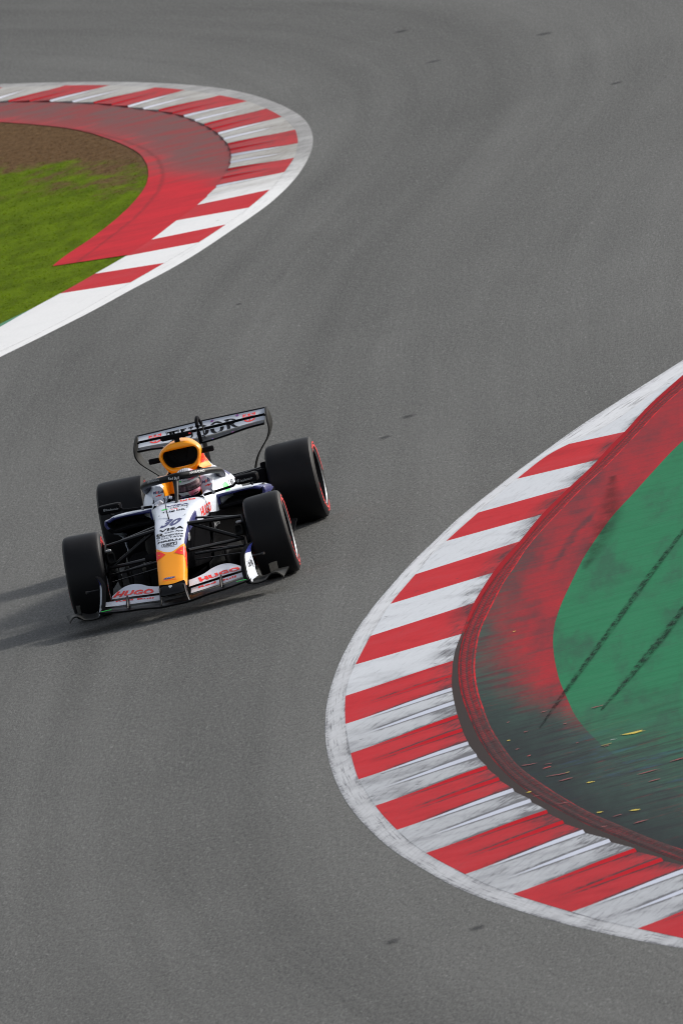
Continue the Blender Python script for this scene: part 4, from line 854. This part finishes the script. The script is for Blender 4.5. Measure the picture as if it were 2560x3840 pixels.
# ---------------------------------------------------------------- steering wheel and driver
sw = MB()
rot = Matrix.Rotation(R_(-38), 3, 'Y'); cw = Vector((0, -.93, .605))
ringp = [cw+rot @ Vector((.135*math.copysign(abs(math.cos(t))**.6, math.cos(t)), 0, .085*math.copysign(abs(math.sin(t))**.6, math.sin(t)))) for t in np.linspace(0, 2*math.pi, 33)]
sw.tube(ringp, .013, 8, False); sw.box(cw, (.16, .02, .09), rot); part(sw, 'steering_wheel', M_MATT)

drv = tag(empty('person', None, (0, -1.15, .2)), 'driver in a pink and white helmet sitting in the open cockpit', 'person')
def skin_body():
    V, Rd, E_ = [], [], []
    def add(p, r, par=None):
        V.append(tuple(Vector(p)-Vector(drv.location))); Rd.append(r)
        if par is not None: E_.append((par, len(V)-1))
        return len(V)-1
    pel = add((0, -1.08, .26), .135); b1 = add((0, -1.16, .38), .13, pel); b2 = add((0, -1.25, .50), .145, b1); ch = add((-.01, -1.30, .60), .12, b2); nk = add((-.03, -1.30, .68), .06, ch); add((-.05, -1.28, .76), .07, nk)
    for s in (1, -1):
        sh = add((s*.15, -1.29, .60), .066, ch)
        el = add((s*.165, -1.12, .50), .048, sh)
        hx, hy, hz = (.088, -.955, .718) if s == 1 else (-.105, -.95, .56)
        wr = add((hx+s*.03, hy-.055, hz-.045), .032, el); pm = add((hx, hy, hz), .032, wr)
        for k, (dx, dz) in enumerate(((.034, .020), (.016, .030), (-.004, .030), (-.022, .022))):
            L = (.030, .036, .034, .026)[k]; q = (pm,)
            a = add((hx+dx, hy+.018, hz+dz), .011, pm); b = add((hx+dx-.004, hy+.018+L*.6, hz+dz+.006), .010, a); add((hx+dx-.008, hy+.020+L*.75, hz+dz-.018), .009, b)
        t1 = add((hx-s*.030, hy+.002, hz-.004), .012, pm); add((hx-s*.050, hy+.020, hz+.012), .010, t1)
        hp_ = add((s*.09, -.98, .24), .085, pel); kn = add((s*.11, -.52, .42), .060, hp_); an = add((s*.08, -.10, .30), .042, kn); add((s*.08, .06, .34), .036, an)
    me = bpy.data.meshes.new('suit'); me.from_pydata(V, E_, []); me.update()
    o = bpy.data.objects.new('racing_suit', me); COL.objects.link(o); o.parent = drv
    md = o.modifiers.new('skin', 'SKIN')
    for i, v in enumerate(me.skin_vertices[0].data): v.radius = (Rd[i], Rd[i]); v.use_root = (i == 0)
    md.branch_smoothing = .4
    sb = o.modifiers.new('sub', 'SUBSURF'); sb.levels = 2; sb.render_levels = 2; md.use_smooth_shade = True
    m = Mat('suit_fabric'); x, y, z = m.xyz(); st = (((x*1.0+z*.35)*26.0).frac() < .30)*(y > .10)
    c = m.mix(st, (.60, .64, .72), (.02, .022, .06)); c = m.mix((y < .02)*(z > .1), c, (.03, .035, .12)); n = m.noise(m.vec(x, y, z), 40, 3)
    me.materials.append(m.out(c, .75, bump=n, bs=.3, bd=.004)); return o
skin_body()
hc = Vector((-.064, -1.25, .79))-Vector(drv.location)
def shell(a0, a1, e0, e1, g, na=28, ne=14, chin=True):
    rows = []
    for i in range(ne+1):
        e = e0+(e1-e0)*i/ne; r = []
        for j in range(na+1):
            a = a0+(a1-a0)*j/na; cx_, cy_, cz_ = math.cos(e)*math.sin(a), math.cos(e)*math.cos(a), math.sin(e)
            x, y, z = .116*cx_, .138*cy_, .128*cz_
            if cy_ > 0 and chin: y += .022*cy_*max(0, math.sin(-e*1.6+.1)); 
            if z < -.095: z = -.095-(z+.095)*-.4
            r.append(Vector((x*g, y*g, z*g)))
        rows.append(r)
    R3 = Matrix.Rotation(R_(9), 3, 'Z') @ Matrix.Rotation(R_(6), 3, 'Y') @ Matrix.Rotation(R_(-7), 3, 'X')
    return [[tuple(hc+R3 @ p) for p in r] for r in rows], R3
rows, R3 = shell(-math.pi, math.pi, -math.pi/2, math.pi/2, 1.0, 56, 30)
m = Mat('helmet_paint'); x, y, z = m.xyz()
lx_, ly_, lz_ = x-hc.x, y-hc.y, z-hc.z
n = m.noise(m.vec(lx_, ly_, lz_), 16, 4, .6)
pink = ((lx_*-1.0+(n-.5)*.16-(lz_*.25)) > .028)
c = m.mix(pink, (.68, .68, .70), m.mix(n.sm(.42, .6), (.80, .10, .20), (.78, .34, .42)))
c = m.mix((lx_+.01).ab().sm(.052, .046)*(lz_ > .050)*(lz_ < .098)*(ly_ > 0) > .5, c, (.018, .020, .04))
c = m.mix(((lz_ > .102)*(((lx_*60).frac()) < .45)*(lx_ .ab() < .04)) > .5, c, (.05, .05, .07))
c = m.mix((lz_ < -.098), c, (.03, .03, .05)); c = m.mix((lx_*lx_ > .0108)*(lz_ < .03), c, (.02, .02, .025))
hel = MB().grid(rows).build('helmet', m.out(c, .22, coat=.6), drv, angle=None)
rows, _ = shell(-1.35, 1.35, -.24, .24, 1.035)
m = Mat('visor_film'); x, y, z = m.xyz(); n = m.noise(m.vec(x*3.0, y, z*1.5), 9, 3)
MB().grid(rows).build('visor', m.out(m.mix(n.sm(.35, .65), (.035, .022, .028), (.16, .085, .11)), .14, metal=.3), hel, angle=None)
rows, _ = shell(-1.20, 1.20, .23, .37, 1.045); MB().grid(rows).build('visor_strip', simple('visor_strip_white', (.58, .60, .62), .4), hel, angle=None)
rows, _ = shell(-1.45, 1.45, -.29, -.235, 1.04); MB().grid(rows).build('visor_seal', M_MATT, hel, angle=None)
for s_ in (-1, 1):
    rows, _ = shell(s_*.42-.22, s_*.42+.22, -.62, -.54, 1.03, 8, 3); MB().grid(rows).build('chin_vent', M_MATT, hel, angle=None)
Q = {
  '30': [[0.091, 0.176, 0.63], [-0.068, 0.185, 0.631], [0.059, -0.025, 0.664], [-0.099, 0.01, 0.656]],
  'VISA': [[0.08, 0.289, 0.604], [-0.116, 0.284, 0.597], [0.094, 0.232, 0.617], [-0.108, 0.232, 0.614]],
  'CashApp': [[0.045, 0.333, 0.594], [-0.114, 0.339, 0.582], [0.045, 0.304, 0.602], [-0.114, 0.31, 0.59]],
  'icon S': [[0.116, 0.34, 0.58], [0.061, 0.365, 0.584], [0.117, 0.289, 0.595], [0.062, 0.314, 0.598]],
  'dynatrace': [[0.072, 0.391, 0.576], [-0.114, 0.4, 0.563], [0.073, 0.354, 0.586], [-0.113, 0.367, 0.574]],
  'icon d': [[0.115, 0.385, 0.567], [0.08, 0.412, 0.568], [0.116, 0.347, 0.578], [0.08, 0.373, 0.58]],
  'OCTAVE': [[0.074, 0.435, 0.561], [-0.112, 0.45, 0.547], [0.074, 0.406, 0.57], [-0.112, 0.42, 0.557]],
  'icon o': [[0.113, 0.427, 0.554], [0.08, 0.451, 0.556], [0.114, 0.405, 0.561], [0.081, 0.424, 0.564]],
  'PIRELLI': [[0.103, 0.491, 0.537], [-0.095, 0.503, 0.535], [0.103, 0.459, 0.548], [-0.096, 0.475, 0.544]],
  'NEFTbox': [[0.067, 0.567, 0.514], [-0.063, 0.572, 0.512], [0.068, 0.522, 0.532], [-0.064, 0.526, 0.531]],
  'VODKA': [[0.045, 0.584, 0.508], [-0.043, 0.597, 0.502], [0.045, 0.57, 0.514], [-0.043, 0.581, 0.509]],
  'RACING': [[0.07, 1.03, 0.285], [-0.042, 1.043, 0.28], [0.069, 1.022, 0.291], [-0.042, 1.03, 0.287]],
  'oval': [[0.064, 1.019, 0.294], [-0.036, 1.023, 0.291], [0.063, 0.99, 0.308], [-0.038, 1.0, 0.306]],
  'crest': [[0.032, 1.123, 0.234], [-0.004, 1.125, 0.233], [0.029, 1.097, 0.254], [-0.007, 1.099, 0.253]],
  'RedBull2': [[-0.034, -0.655, 0.713], [-0.159, -0.693, 0.705], [-0.02, -0.786, 0.714], [-0.152, -0.775, 0.707]],
  'VISA2': [[0.072, -0.514, 0.707], [-0.124, -0.465, 0.7], [0.081, -0.597, 0.71], [-0.114, -0.528, 0.705]],
  'CashApp2': [[0.037, -0.419, 0.703], [-0.124, -0.413, 0.697], [0.041, -0.472, 0.706], [-0.119, -0.458, 0.701]],
  'green': [[0.109, -0.418, 0.7], [0.054, -0.403, 0.702], [0.114, -0.487, 0.703], [0.059, -0.463, 0.705]],
  'TUDOR2': [[0.1, -0.295, 0.691], [-0.109, -0.243, 0.685], [0.103, -0.341, 0.695], [-0.102, -0.307, 0.692]],
  'shield2': [[0.024, -0.325, 0.7], [-0.035, -0.311, 0.696], [0.022, -0.386, 0.701], [-0.031, -0.388, 0.701]],
  'HUGOside': [[-0.212, -0.545, 0.565], [-0.24, -0.9, 0.56], [-0.2, -0.52, 0.645], [-0.248, -0.93, 0.64]],
  'Mobil low': [[-0.262, -0.9, 0.41], [-0.3, -1.1, 0.415], [-0.262, -0.9, 0.462], [-0.3, -1.1, 0.462]],
  'ERI': [[-0.133, 0.315, 0.487], [-0.139, 0.162, 0.486], [-0.138, 0.266, 0.556], [-0.143, 0.164, 0.543]],
  'HUGO R': [[-0.208, 0.829, 0.196], [-0.541, 0.666, 0.203], [-0.188, 0.754, 0.225], [-0.525, 0.591, 0.226]],
  'HUGO L': [[0.551, 0.646, 0.207], [0.186, 0.858, 0.193], [0.508, 0.568, 0.236], [0.191, 0.757, 0.222]],
  'RB R': [[-0.192, 0.926, 0.157], [-0.512, 0.882, 0.173], [-0.192, 0.9, 0.168], [-0.512, 0.846, 0.185]],
  'RB L': [[0.512, 0.847, 0.185], [0.192, 0.927, 0.156], [0.517, 0.82, 0.192], [0.188, 0.911, 0.163]],
  'CashEP': [[-0.626, 0.85, 0.228], [-0.654, 0.668, 0.226], [-0.612, 0.81, 0.275], [-0.64, 0.64, 0.29]],
  'Mobil L': [[0.247, -1.33, 0.751], [0.164, -1.33, 0.745], [0.242, -1.331, 0.773], [0.159, -1.331, 0.766]],
  'peg L': [[0.24, -1.33, 0.721], [0.177, -1.33, 0.719], [0.235, -1.33, 0.742], [0.172, -1.33, 0.739]],
  'Mobil R': [[-0.177, -1.33, 0.751], [-0.258, -1.345, 0.745], [-0.183, -1.33, 0.774], [-0.259, -1.379, 0.763]],
  'peg R': [[-0.184, -1.33, 0.718], [-0.249, -1.33, 0.714], [-0.19, -1.33, 0.742], [-0.255, -1.332, 0.737]],
  'XM L': [[0.264, -1.228, 0.86], [0.14, -1.056, 0.88], [0.262, -1.242, 0.876], [0.137, -1.063, 0.897]],
  'XM R': [[-0.12, -1.037, 0.882], [-0.233, -1.176, 0.858], [-0.121, -1.047, 0.899], [-0.234, -1.192, 0.881]],
  'RB halo': [[0.058, -0.992, 0.88], [-0.032, -0.989, 0.869], [0.054, -0.992, 0.901], [-0.038, -0.981, 0.89]],
  'hahn R': [[-0.539, -0.905, 0.738], [-0.645, -0.905, 0.744], [-0.542, -0.905, 0.759], [-0.649, -0.905, 0.766]],
  'hc R': [[-0.504, -0.915, 0.739], [-0.531, -0.905, 0.74], [-0.51, -0.912, 0.765], [-0.537, -0.905, 0.765]],
  'hahn L': [[0.617, -0.905, 0.747], [0.513, -0.911, 0.739], [0.613, -0.905, 0.765], [0.509, -0.912, 0.755]],
  'hc L': [[0.644, -0.905, 0.748], [0.621, -0.905, 0.746], [0.639, -0.905, 0.77], [0.616, -0.905, 0.768]],
  'CashSide': [[-0.38, -1.58, 0.635], [-0.385, -1.82, 0.635], [-0.36, -1.58, 0.7], [-0.36, -1.82, 0.7]],
  'greenSide': [[-0.37, -1.42, 0.615], [-0.37, -1.53, 0.615], [-0.34, -1.42, 0.7], [-0.34, -1.53, 0.7]],
  'RBflank': [[-0.2, -1.93, 0.86], [-0.2, -2.4, 0.82], [-0.2, -1.93, 0.985], [-0.2, -2.4, 0.93]],
  'TUDOR': [[0.297, -3.772, 0.89], [-0.329, -3.751, 0.89], [0.3, -3.917, 0.947], [-0.313, -3.906, 0.945]],
  'sh R': [[-0.37, -3.809, 0.903], [-0.479, -3.803, 0.904], [-0.363, -3.949, 0.96], [-0.472, -3.95, 0.96]],
  'sh L': [[0.461, -3.805, 0.904], [0.352, -3.8, 0.902], [0.464, -3.949, 0.959], [0.353, -3.948, 0.959]],
  'd1': [[-0.095, -3.95, 0.963]],
  'd2': [[-0.315, -3.951, 0.962]],
  'd3': [[-0.28, -3.628, 0.869]],
  'd4': [[-0.1, -3.605, 0.85]],
  'r1': [[0.408, -3.938, 0.955]],
  'r2': [[0.307, -3.934, 0.953]],
  'r3': [[0.205, -3.932, 0.953]],
  'r4': [[0.085, -3.933, 0.954]],
  'r5': [[0.447, -3.624, 0.887]],
  'r6': [[0.325, -3.61, 0.874]],
  'visortext': [[-0.015, -1.1, 0.822], [-0.105, -1.11, 0.818], [-0.017, -1.1, 0.834], [-0.107, -1.11, 0.83]],
  'helbull': [[-0.03, -1.11, 0.842], [-0.085, -1.12, 0.842], [-0.03, -1.13, 0.868], [-0.085, -1.14, 0.868]],
}
# ---------------------------------------------------------------- lettering, laid on the bodywork as thin sheets
bpy.context.view_layer.update()
DG = bpy.context.evaluated_depsgraph_get()
def bvh(objs):
    V, F = [], []
    for o in objs:
        e = o.evaluated_get(DG); me = e.to_mesh(); b = len(V); mw = o.matrix_world
        V += [mw @ v.co for v in me.vertices]; F += [tuple(b+i for i in p.vertices) for p in me.polygons]; e.to_mesh_clear()
    return BVHTree.FromPolygons(V, F)
def txt2d(s, bold=.012, shear=0.0, space=1.0):
    cu_ = bpy.data.curves.new('lettering_curve', 'FONT'); cu_.body = s; cu_.offset = bold; cu_.shear = shear; cu_.resolution_u = 2; cu_.space_character = space
    o = bpy.data.objects.new('lettering_curve', cu_); COL.objects.link(o); dg = bpy.context.evaluated_depsgraph_get(); e = o.evaluated_get(dg); me = e.to_mesh()
    V = [(v.co.x, v.co.y) for v in me.vertices]; F = [tuple(p.vertices) for p in me.polygons]; e.to_mesh_clear()
    bpy.data.objects.remove(o); bpy.data.curves.remove(cu_)
    a = np.array(V); x0, x1 = a[:, 0].min(), a[:, 0].max(); y1 = a[:, 1].max()
    if s.islower() and not any(c in s for c in 'bdfhklt'): y1 = max(y1, .5)
    return [((x-x0)/(x1-x0), y/y1) for x, y in V], F
def polys(*P):
    V, F = [], []
    for p in P: b = len(V); V += list(p); F.append(tuple(range(b, b+len(p))))
    return V, F
def strip(outer, inner):
    return [[outer[i], outer[i+1], inner[i+1], inner[i]] for i in range(len(outer)-1)]
def ell(cx, cy, rx, ry, a0, a1, n=14): return [(cx+rx*math.cos(a), cy+ry*math.sin(a)) for a in np.linspace(a0, a1, n)]
def rc_(x0, y0, x1, y1): return [(x0, y0), (x1, y0), (x1, y1), (x0, y1)]
def decal(shape, q, tgt, mat, par, off=.0018, nu=10, nv=5, dirv=None, name='lettering'):
    V2, F2 = shape; q = [Vector(p) for p in q]; bl, br, tl, tr = q
    n = ((br-bl).cross(tl-bl)).normalized() if dirv is None else -Vector(dirv).normalized()
    bm = bmesh.new(); vs = [bm.verts.new((u, v, 0)) for u, v in V2]
    for f in F2:
        try: bm.faces.new([vs[i] for i in f])
        except ValueError: pass
    for k, ax in ((nu, 0), (nv, 1)):
        lo = min(v.co[ax] for v in bm.verts); hi = max(v.co[ax] for v in bm.verts)
        for i in range(1, k):
            p = [0, 0, 0]; p[ax] = lo+(hi-lo)*i/k; nn = [0, 0, 0]; nn[ax] = 1
            bmesh.ops.bisect_plane(bm, geom=bm.verts[:]+bm.edges[:]+bm.faces[:], plane_co=p, plane_no=nn)
    dead = []
    for v in bm.verts:
        a, b = v.co.x, v.co.y
        p = bl*(1-a)*(1-b)+br*a*(1-b)+tl*(1-a)*b+tr*a*b
        h, hn, _, d = tgt.ray_cast(p+n*.05, -n, .16)
        if h is None: dead.append(v)
        else: v.co = h+n*off
    bmesh.ops.delete(bm, geom=dead, context='VERTS')
    me = bpy.data.meshes.new(name); bm.to_mesh(me); bm.free(); me.materials.append(mat)
    o = bpy.data.objects.new(name, me); COL.objects.link(o); o.parent = par
    mw = par.matrix_world.copy(); o.matrix_parent_inverse = mw.inverted(); return o
def kids(nm, root=car):
    out = []
    for c in root.children_recursive:
        if c.name.split('.')[0] == nm: out.append(c)
    return out
B_mono = bvh([mono, ntip]); B_top = bvh([mono]); B_side = bvh([mono]+kids('cockpit_sides')); B_low = bvh(kids('lower_bodywork')+kids('cockpit_sides'))
B_uf = bvh(kids('upper_flap')); B_lf = bvh(kids('lower_flap')); B_sur = bvh(kids('cockpit_surround')); B_halo = bvh([halo]); B_mir = bvh(kids('wing_mirror')); B_ec = bvh([ec]+kids('shoulder_fairing'))
B_ep = bvh(kids('endplate_panel')); B_rf = bvh([fl1, fl2]); B_rw = bvh([rwing])
K, N_, RD, WH, GR, GN, YE = M_TXT_K, M_TXT_N, M_TXT_R, M_TXT_W, M_TXT_G, M_GRN, M_OYEL
for s_, k, mt, bold, sh in (('30', '30', N_, .045, .25), ('VISA', 'VISA', K, .03, .22), ('Cash App', 'CashApp', K, .012, 0), ('dynatrace', 'dynatrace', K, .014, 0), ('OCTAVE', 'OCTAVE', K, .004, 0), ('PIRELLI', 'PIRELLI', K, .03, 0), ('VODKA', 'VODKA', K, .006, 0),
        ('VISA', 'VISA2', N_, .03, .22), ('Cash App', 'CashApp2', K, .012, 0), ('TUDOR', 'TUDOR2', K, .016, 0), ('Red Bull', 'RedBull2', RD, .03, 0), ('RACING', 'RACING', RD, .02, 0)):
    decal(txt2d(s_, bold, sh), Q[k], B_mono, mt, mono)
def rrect(x0, y0, x1, y1, r=.2, n=5):
    P = []
    for cx_, cy_, a in ((x1-r, y1-r, 0), (x0+r, y1-r, math.pi/2), (x0+r, y0+r, math.pi), (x1-r, y0+r, 1.5*math.pi)): P += ell(cx_, cy_, r, r, a, a+math.pi/2, n)
    return P
decal(polys(rrect(0, 0, 1, 1, .3)), Q['icon S'], B_mono, K, mono, name='emblem'); decal(txt2d('S', .03), [Vector(Q['icon S'][0])*.7+Vector(Q['icon S'][3])*.3, Vector(Q['icon S'][1])*.7+Vector(Q['icon S'][2])*.3, Vector(Q['icon S'][2])*.75+Vector(Q['icon S'][1])*.25, Vector(Q['icon S'][3])*.75+Vector(Q['icon S'][0])*.25], B_mono, WH, mono, off=.003)
decal(polys(*strip(ell(.5, .5, .5, .5, 0, 2*math.pi, 13), ell(.5, .5, .25, .22, 0, 2*math.pi, 13))), Q['icon d'], B_mono, K, mono, name='emblem')
decal(polys(*strip(ell(.5, .75, .45, .25, -1.5, 2.6, 8), ell(.5, .75, .2, .1, -1.5, 2.6, 8)), *strip(ell(.5, .25, .45, .25, 1.6, 5.8, 8), ell(.5, .25, .2, .1, 1.6, 5.8, 8))), Q['icon o'], B_mono, K, mono, name='emblem')
decal(polys(rc_(0, 0, 1, .12), rc_(0, .88, 1, 1), rc_(0, .12, .035, .88), rc_(.965, .12, 1, .88)), Q['NEFTbox'], B_mono, K, mono, name='emblem')
def sub(q, u0, v0, u1, v1):
    q = [Vector(p) for p in q]; f = lambda a, b: q[0]*(1-a)*(1-b)+q[1]*a*(1-b)+q[2]*(1-a)*b+q[3]*a*b
    return [f(u0, v0), f(u1, v0), f(u0, v1), f(u1, v1)]
decal(txt2d('NEFT', .03), sub(Q['NEFTbox'], .12, .24, .90, .78), B_mono, K, mono)
decal(polys(ell(.5, .5, .5, .5, 0, 2*math.pi, 24)[:-1]), Q['oval'], B_mono, simple('badge_blue', (.02, .03, .20), .3, coat=.3), mono, name='badge')
decal(txt2d('Ford', .012, .3), sub(Q['oval'], .26, .32, .76, .80), B_mono, WH, mono, off=.003)
decal(polys(rrect(.1, .35, .9, .95, .15), rc_(.3, .18, .7, .30), rc_(.35, .0, .65, .12)), Q['crest'], B_mono, WH, mono, name='emblem')
decal(polys(rrect(0, 0, 1, 1, .35)), Q['green'], B_mono, GN, mono, name='emblem')
SHIELD = polys(*strip([(0, 1), (0, .35), (.12, .12), (.3, .0), (.5, -.05), (.7, .0), (.88, .12), (1, .35), (1, 1)], [(.10, .90), (.10, .42), (.2, .22), (.34, .12), (.5, .08), (.66, .12), (.8, .22), (.90, .42), (.90, .90)]),
    rc_(.10, .80, .28, .92), rc_(.38, .80, .62, .92), rc_(.72, .80, .90, .92), rc_(.45, .10, .55, .80), rc_(.12, .50, .44, .62), rc_(.56, .50, .88, .62))
decal(SHIELD, Q['shield2'], B_mono, RD, mono, name='emblem')
# stylised red animal heads on both shoulders of the nose
BULL = [(0, .45), (.22, .22), (.5, .02), (.8, -.12), (1.05, -.2), (1.15, .3), (1.1, .8), (.98, 1.15), (.88, .85), (.62, .62), (.3, .60)]
for s in (1, -1):
    q = [(s*.035, .60, .500), (s*.128, .60, .425), (s*.035, .78, .410), (s*.128, .78, .345)]
    q = [q[0], q[1], q[2], q[3]]
    dv = (-s*.75, 0, -1)
    decal(polys([(u*1.06-.03, v*1.08-.04) for u, v in BULL]), q, B_top, YE, mono, off=.0014, dirv=dv, name='emblem')
    decal(polys(BULL), q, B_top, RD, mono, off=.0028, dirv=dv, name='emblem')
    decal(polys([(.30, .40), (.5, .30), (.46, .38)], [(.55, .42), (.85, .62), (.9, .78), (.75, .62)]), q, B_top, YE, mono, off=.004, dirv=dv, name='emblem')
decal(txt2d('HUGO', .03), Q['HUGOside'], B_side, RD, mono); decal(txt2d('Mobil', .02), Q['Mobil low'], B_low, GR, tubo)
for dirs in (1,): decal(polys(*strip(rrect(0, 0, 1, 1, .3)+[rrect(0, 0, 1, 1, .3)[0]], rrect(.1, .04, .9, .96, .26)+[rrect(.1, .04, .9, .96, .26)[0]])), Q['ERI'], B_top, WH, mono, name='emblem')
decal(txt2d('ERI', .01), sub(Q['ERI'], .2, .12, .8, .9), B_top, WH, mono)
decal(txt2d('HUGO', .06, 0, 1.08), Q['HUGO R'], B_uf, RD, fw); decal(txt2d('HUGO', .06, 0, 1.08), Q['HUGO L'], B_uf, RD, fw)
decal(txt2d('Red Bull', .03), Q['RB R'], B_lf, RD, fw); decal(txt2d('Red Bull', .03), Q['RB L'], B_lf, RD, fw)
decal(txt2d('Cash App', .012), Q['CashEP'], B_ep, K, fw, dirv=(1, 0, 0))
PEG = polys([(0, .35), (.25, .45), (.42, .75), (.55, 1.0), (.6, .72), (.8, .8), (1, 1), (.86, .6), (.72, .45), (.95, .25), (.68, .3), (.6, .05), (.5, .28), (.3, .25), (.12, .0), (.16, .26)])
for nm_ in ('L', 'R'):
    o_ = kids('cockpit_surround')[0 if nm_ == 'L' else 1]; q = Q['Mobil '+nm_]
    decal(txt2d('M', .03), sub(q, 0, 0, .26, 1), B_sur, N_, o_); decal(txt2d('o', .03), sub(q, .29, 0, .48, .98), B_sur, RD, o_); decal(txt2d('bil', .03), sub(q, .52, 0, 1, 1), B_sur, N_, o_)
    decal(PEG, Q['peg '+nm_], B_sur, RD, o_, name='emblem')
    decal(txt2d('XMTRADING', .012), Q['XM '+nm_], B_halo, GR if nm_ == 'L' else WH, halo, nu=16)
    o_ = kids('wing_mirror')[0 if nm_ == 'L' else 1]
    decal(txt2d('hahnair', .004), Q['hahn '+nm_], B_mir, GR, o_, dirv=(0, -1, 0))
    decal(polys(*strip(ell(.5, .5, .5, .5, .3, 2*math.pi-.3, 16), ell(.5, .5, .3, .3, .3, 2*math.pi-.3, 16)), [(.35, .3), (.8, .5), (.35, .7)]), Q['hc '+nm_], B_mir, GR, o_, dirv=(0, -1, 0), name='emblem')
decal(txt2d('Red Bull', .012), Q['RB halo'], B_halo, WH, halo)
decal(txt2d('CashApp', .006), Q['CashSide'], B_ec, K, ec, dirv=(1, 0, -.5)); decal(polys(rrect(0, 0, 1, 1, .25)), Q['greenSide'], B_ec, GN, ec, dirv=(1, 0, -.5), name='emblem')
decal(txt2d('Red Bull', .03), Q['RBflank'], B_ec, RD, ec, dirv=(1, 0, 0))
# serif word across both rear flaps
def word():
    P = []; x0 = 0.0
    def put(ps, w_):
        nonlocal x0; P.extend([[(x0+x, y) for x, y in p] for p in ps]); x0 += w_+.10
    put([rc_(0, .86, .9, 1), rc_(.33, .1, .57, .86), rc_(.20, 0, .70, .1), rc_(0, .66, .07, .86), rc_(.83, .66, .9, .86)], .9)
    put([rc_(0, .9, .44, 1), rc_(.10, .32, .33, .9), rc_(.60, .9, .98, 1), rc_(.74, .32, .86, .9)]+strip(ell(.48, .32, .38, .33, math.pi, 2*math.pi), ell(.535, .32, .205, .2, math.pi, 2*math.pi)), .98)
    put([rc_(0, .9, .34, 1), rc_(.10, .1, .34, .9), rc_(0, 0, .34, .1)]+strip(ell(.34, .5, .62, .5, -math.pi/2, math.pi/2), ell(.34, .5, .34, .36, -math.pi/2, math.pi/2)), .96)
    put(strip(ell(.5, .5, .5, .52, 0, 2*math.pi, 26), ell(.5, .5, .23, .37, 0, 2*math.pi, 26)), 1.0)
    put([rc_(0, .9, .34, 1), rc_(.10, .1, .34, .9), rc_(0, 0, .44, .1)]+strip(ell(.34, .73, .50, .27, -math.pi/2, math.pi/2), ell(.34, .73, .27, .17, -math.pi/2, math.pi/2))+[[(.40, .46), (.62, .48), (.90, .10), (.68, .10)], rc_(.68, 0, 1.0, .1)], 1.0)
    w_ = x0-.10; return polys(*[[(x/w_, y) for x, y in p] for p in P])
decal(word(), sub(Q['TUDOR'], -.01, -.12, 1.01, 1.12), B_rf, K, rwing, nu=30, nv=18)
for k in ('sh R', 'sh L'): decal(SHIELD, Q[k], B_rf, RD, rwing, nu=8, nv=14, name='emblem')
M_MAG = simple('magenta_dot', (.35, .02, .20), .4); M_BLU = simple('blue_dot', (.05, .16, .45), .4)
for k in ('d1', 'd2', 'd3', 'd4'):
    c = Vector(Q[k][0]); tg = B_rf if c.z > .9 else B_rw
    for r, mt, of in ((.0135, M_MAG, .003), (.0065, M_BLU, .0045)):
        q = [c+Vector((sx*r, 0, 0))+Vector((0, -.5, 1)).normalized()*sz*r for sx, sz in ((1, -1), (-1, -1), (1, 1), (-1, 1))]
        decal(polys(ell(.5, .5, .5, .5, 0, 2*math.pi, 13)[:-1]), q, tg, mt, rwing, of, 2, 2, (0, -1, -.5), 'sensor_dot')
for k in ('r1', 'r2', 'r3', 'r4', 'r5', 'r6'):
    c = Vector(Q[k][0]); tg = B_rf if c.z > .9 else B_rw
    for r, mt, of in ((.0095, K, .003), (.006, WH, .0045), (.003, K, .006)):
        q = [c+Vector((sx*r, 0, 0))+Vector((0, -.5, 1)).normalized()*sz*r for sx, sz in ((1, -1), (-1, -1), (1, 1), (-1, 1))]
        decal(polys(ell(.5, .5, .5, .5, 0, 2*math.pi, 13)[:-1]), q, tg, mt, rwing, of, 2, 2, (0, -1, -.5), 'sensor_dot')
B_hs = bvh([c for c in drv.children_recursive if c.name.startswith(('visor_strip', 'helmet'))])
decal(txt2d('Cash App', .006), sub(Q['visortext'], .25, 0, 1, 1), B_hs, K, hel, dirv=(.1, -1, 0)); decal(polys(rrect(0, 0, 1, 1, .3)), sub(Q['visortext'], 0, -.1, .16, 1.1), B_hs, GN, hel, dirv=(.1, -1, 0), name='emblem')
decal(polys([(0, .2), (.2, .6), (.35, .9), (.6, .75), (.8, 1), (1, .7), (.8, .45), (.75, 0), (.6, .35), (.35, .3), (.2, 0)]), Q['helbull'], B_hs, WH, hel, dirv=(.1, -1, -.5), name='emblem')
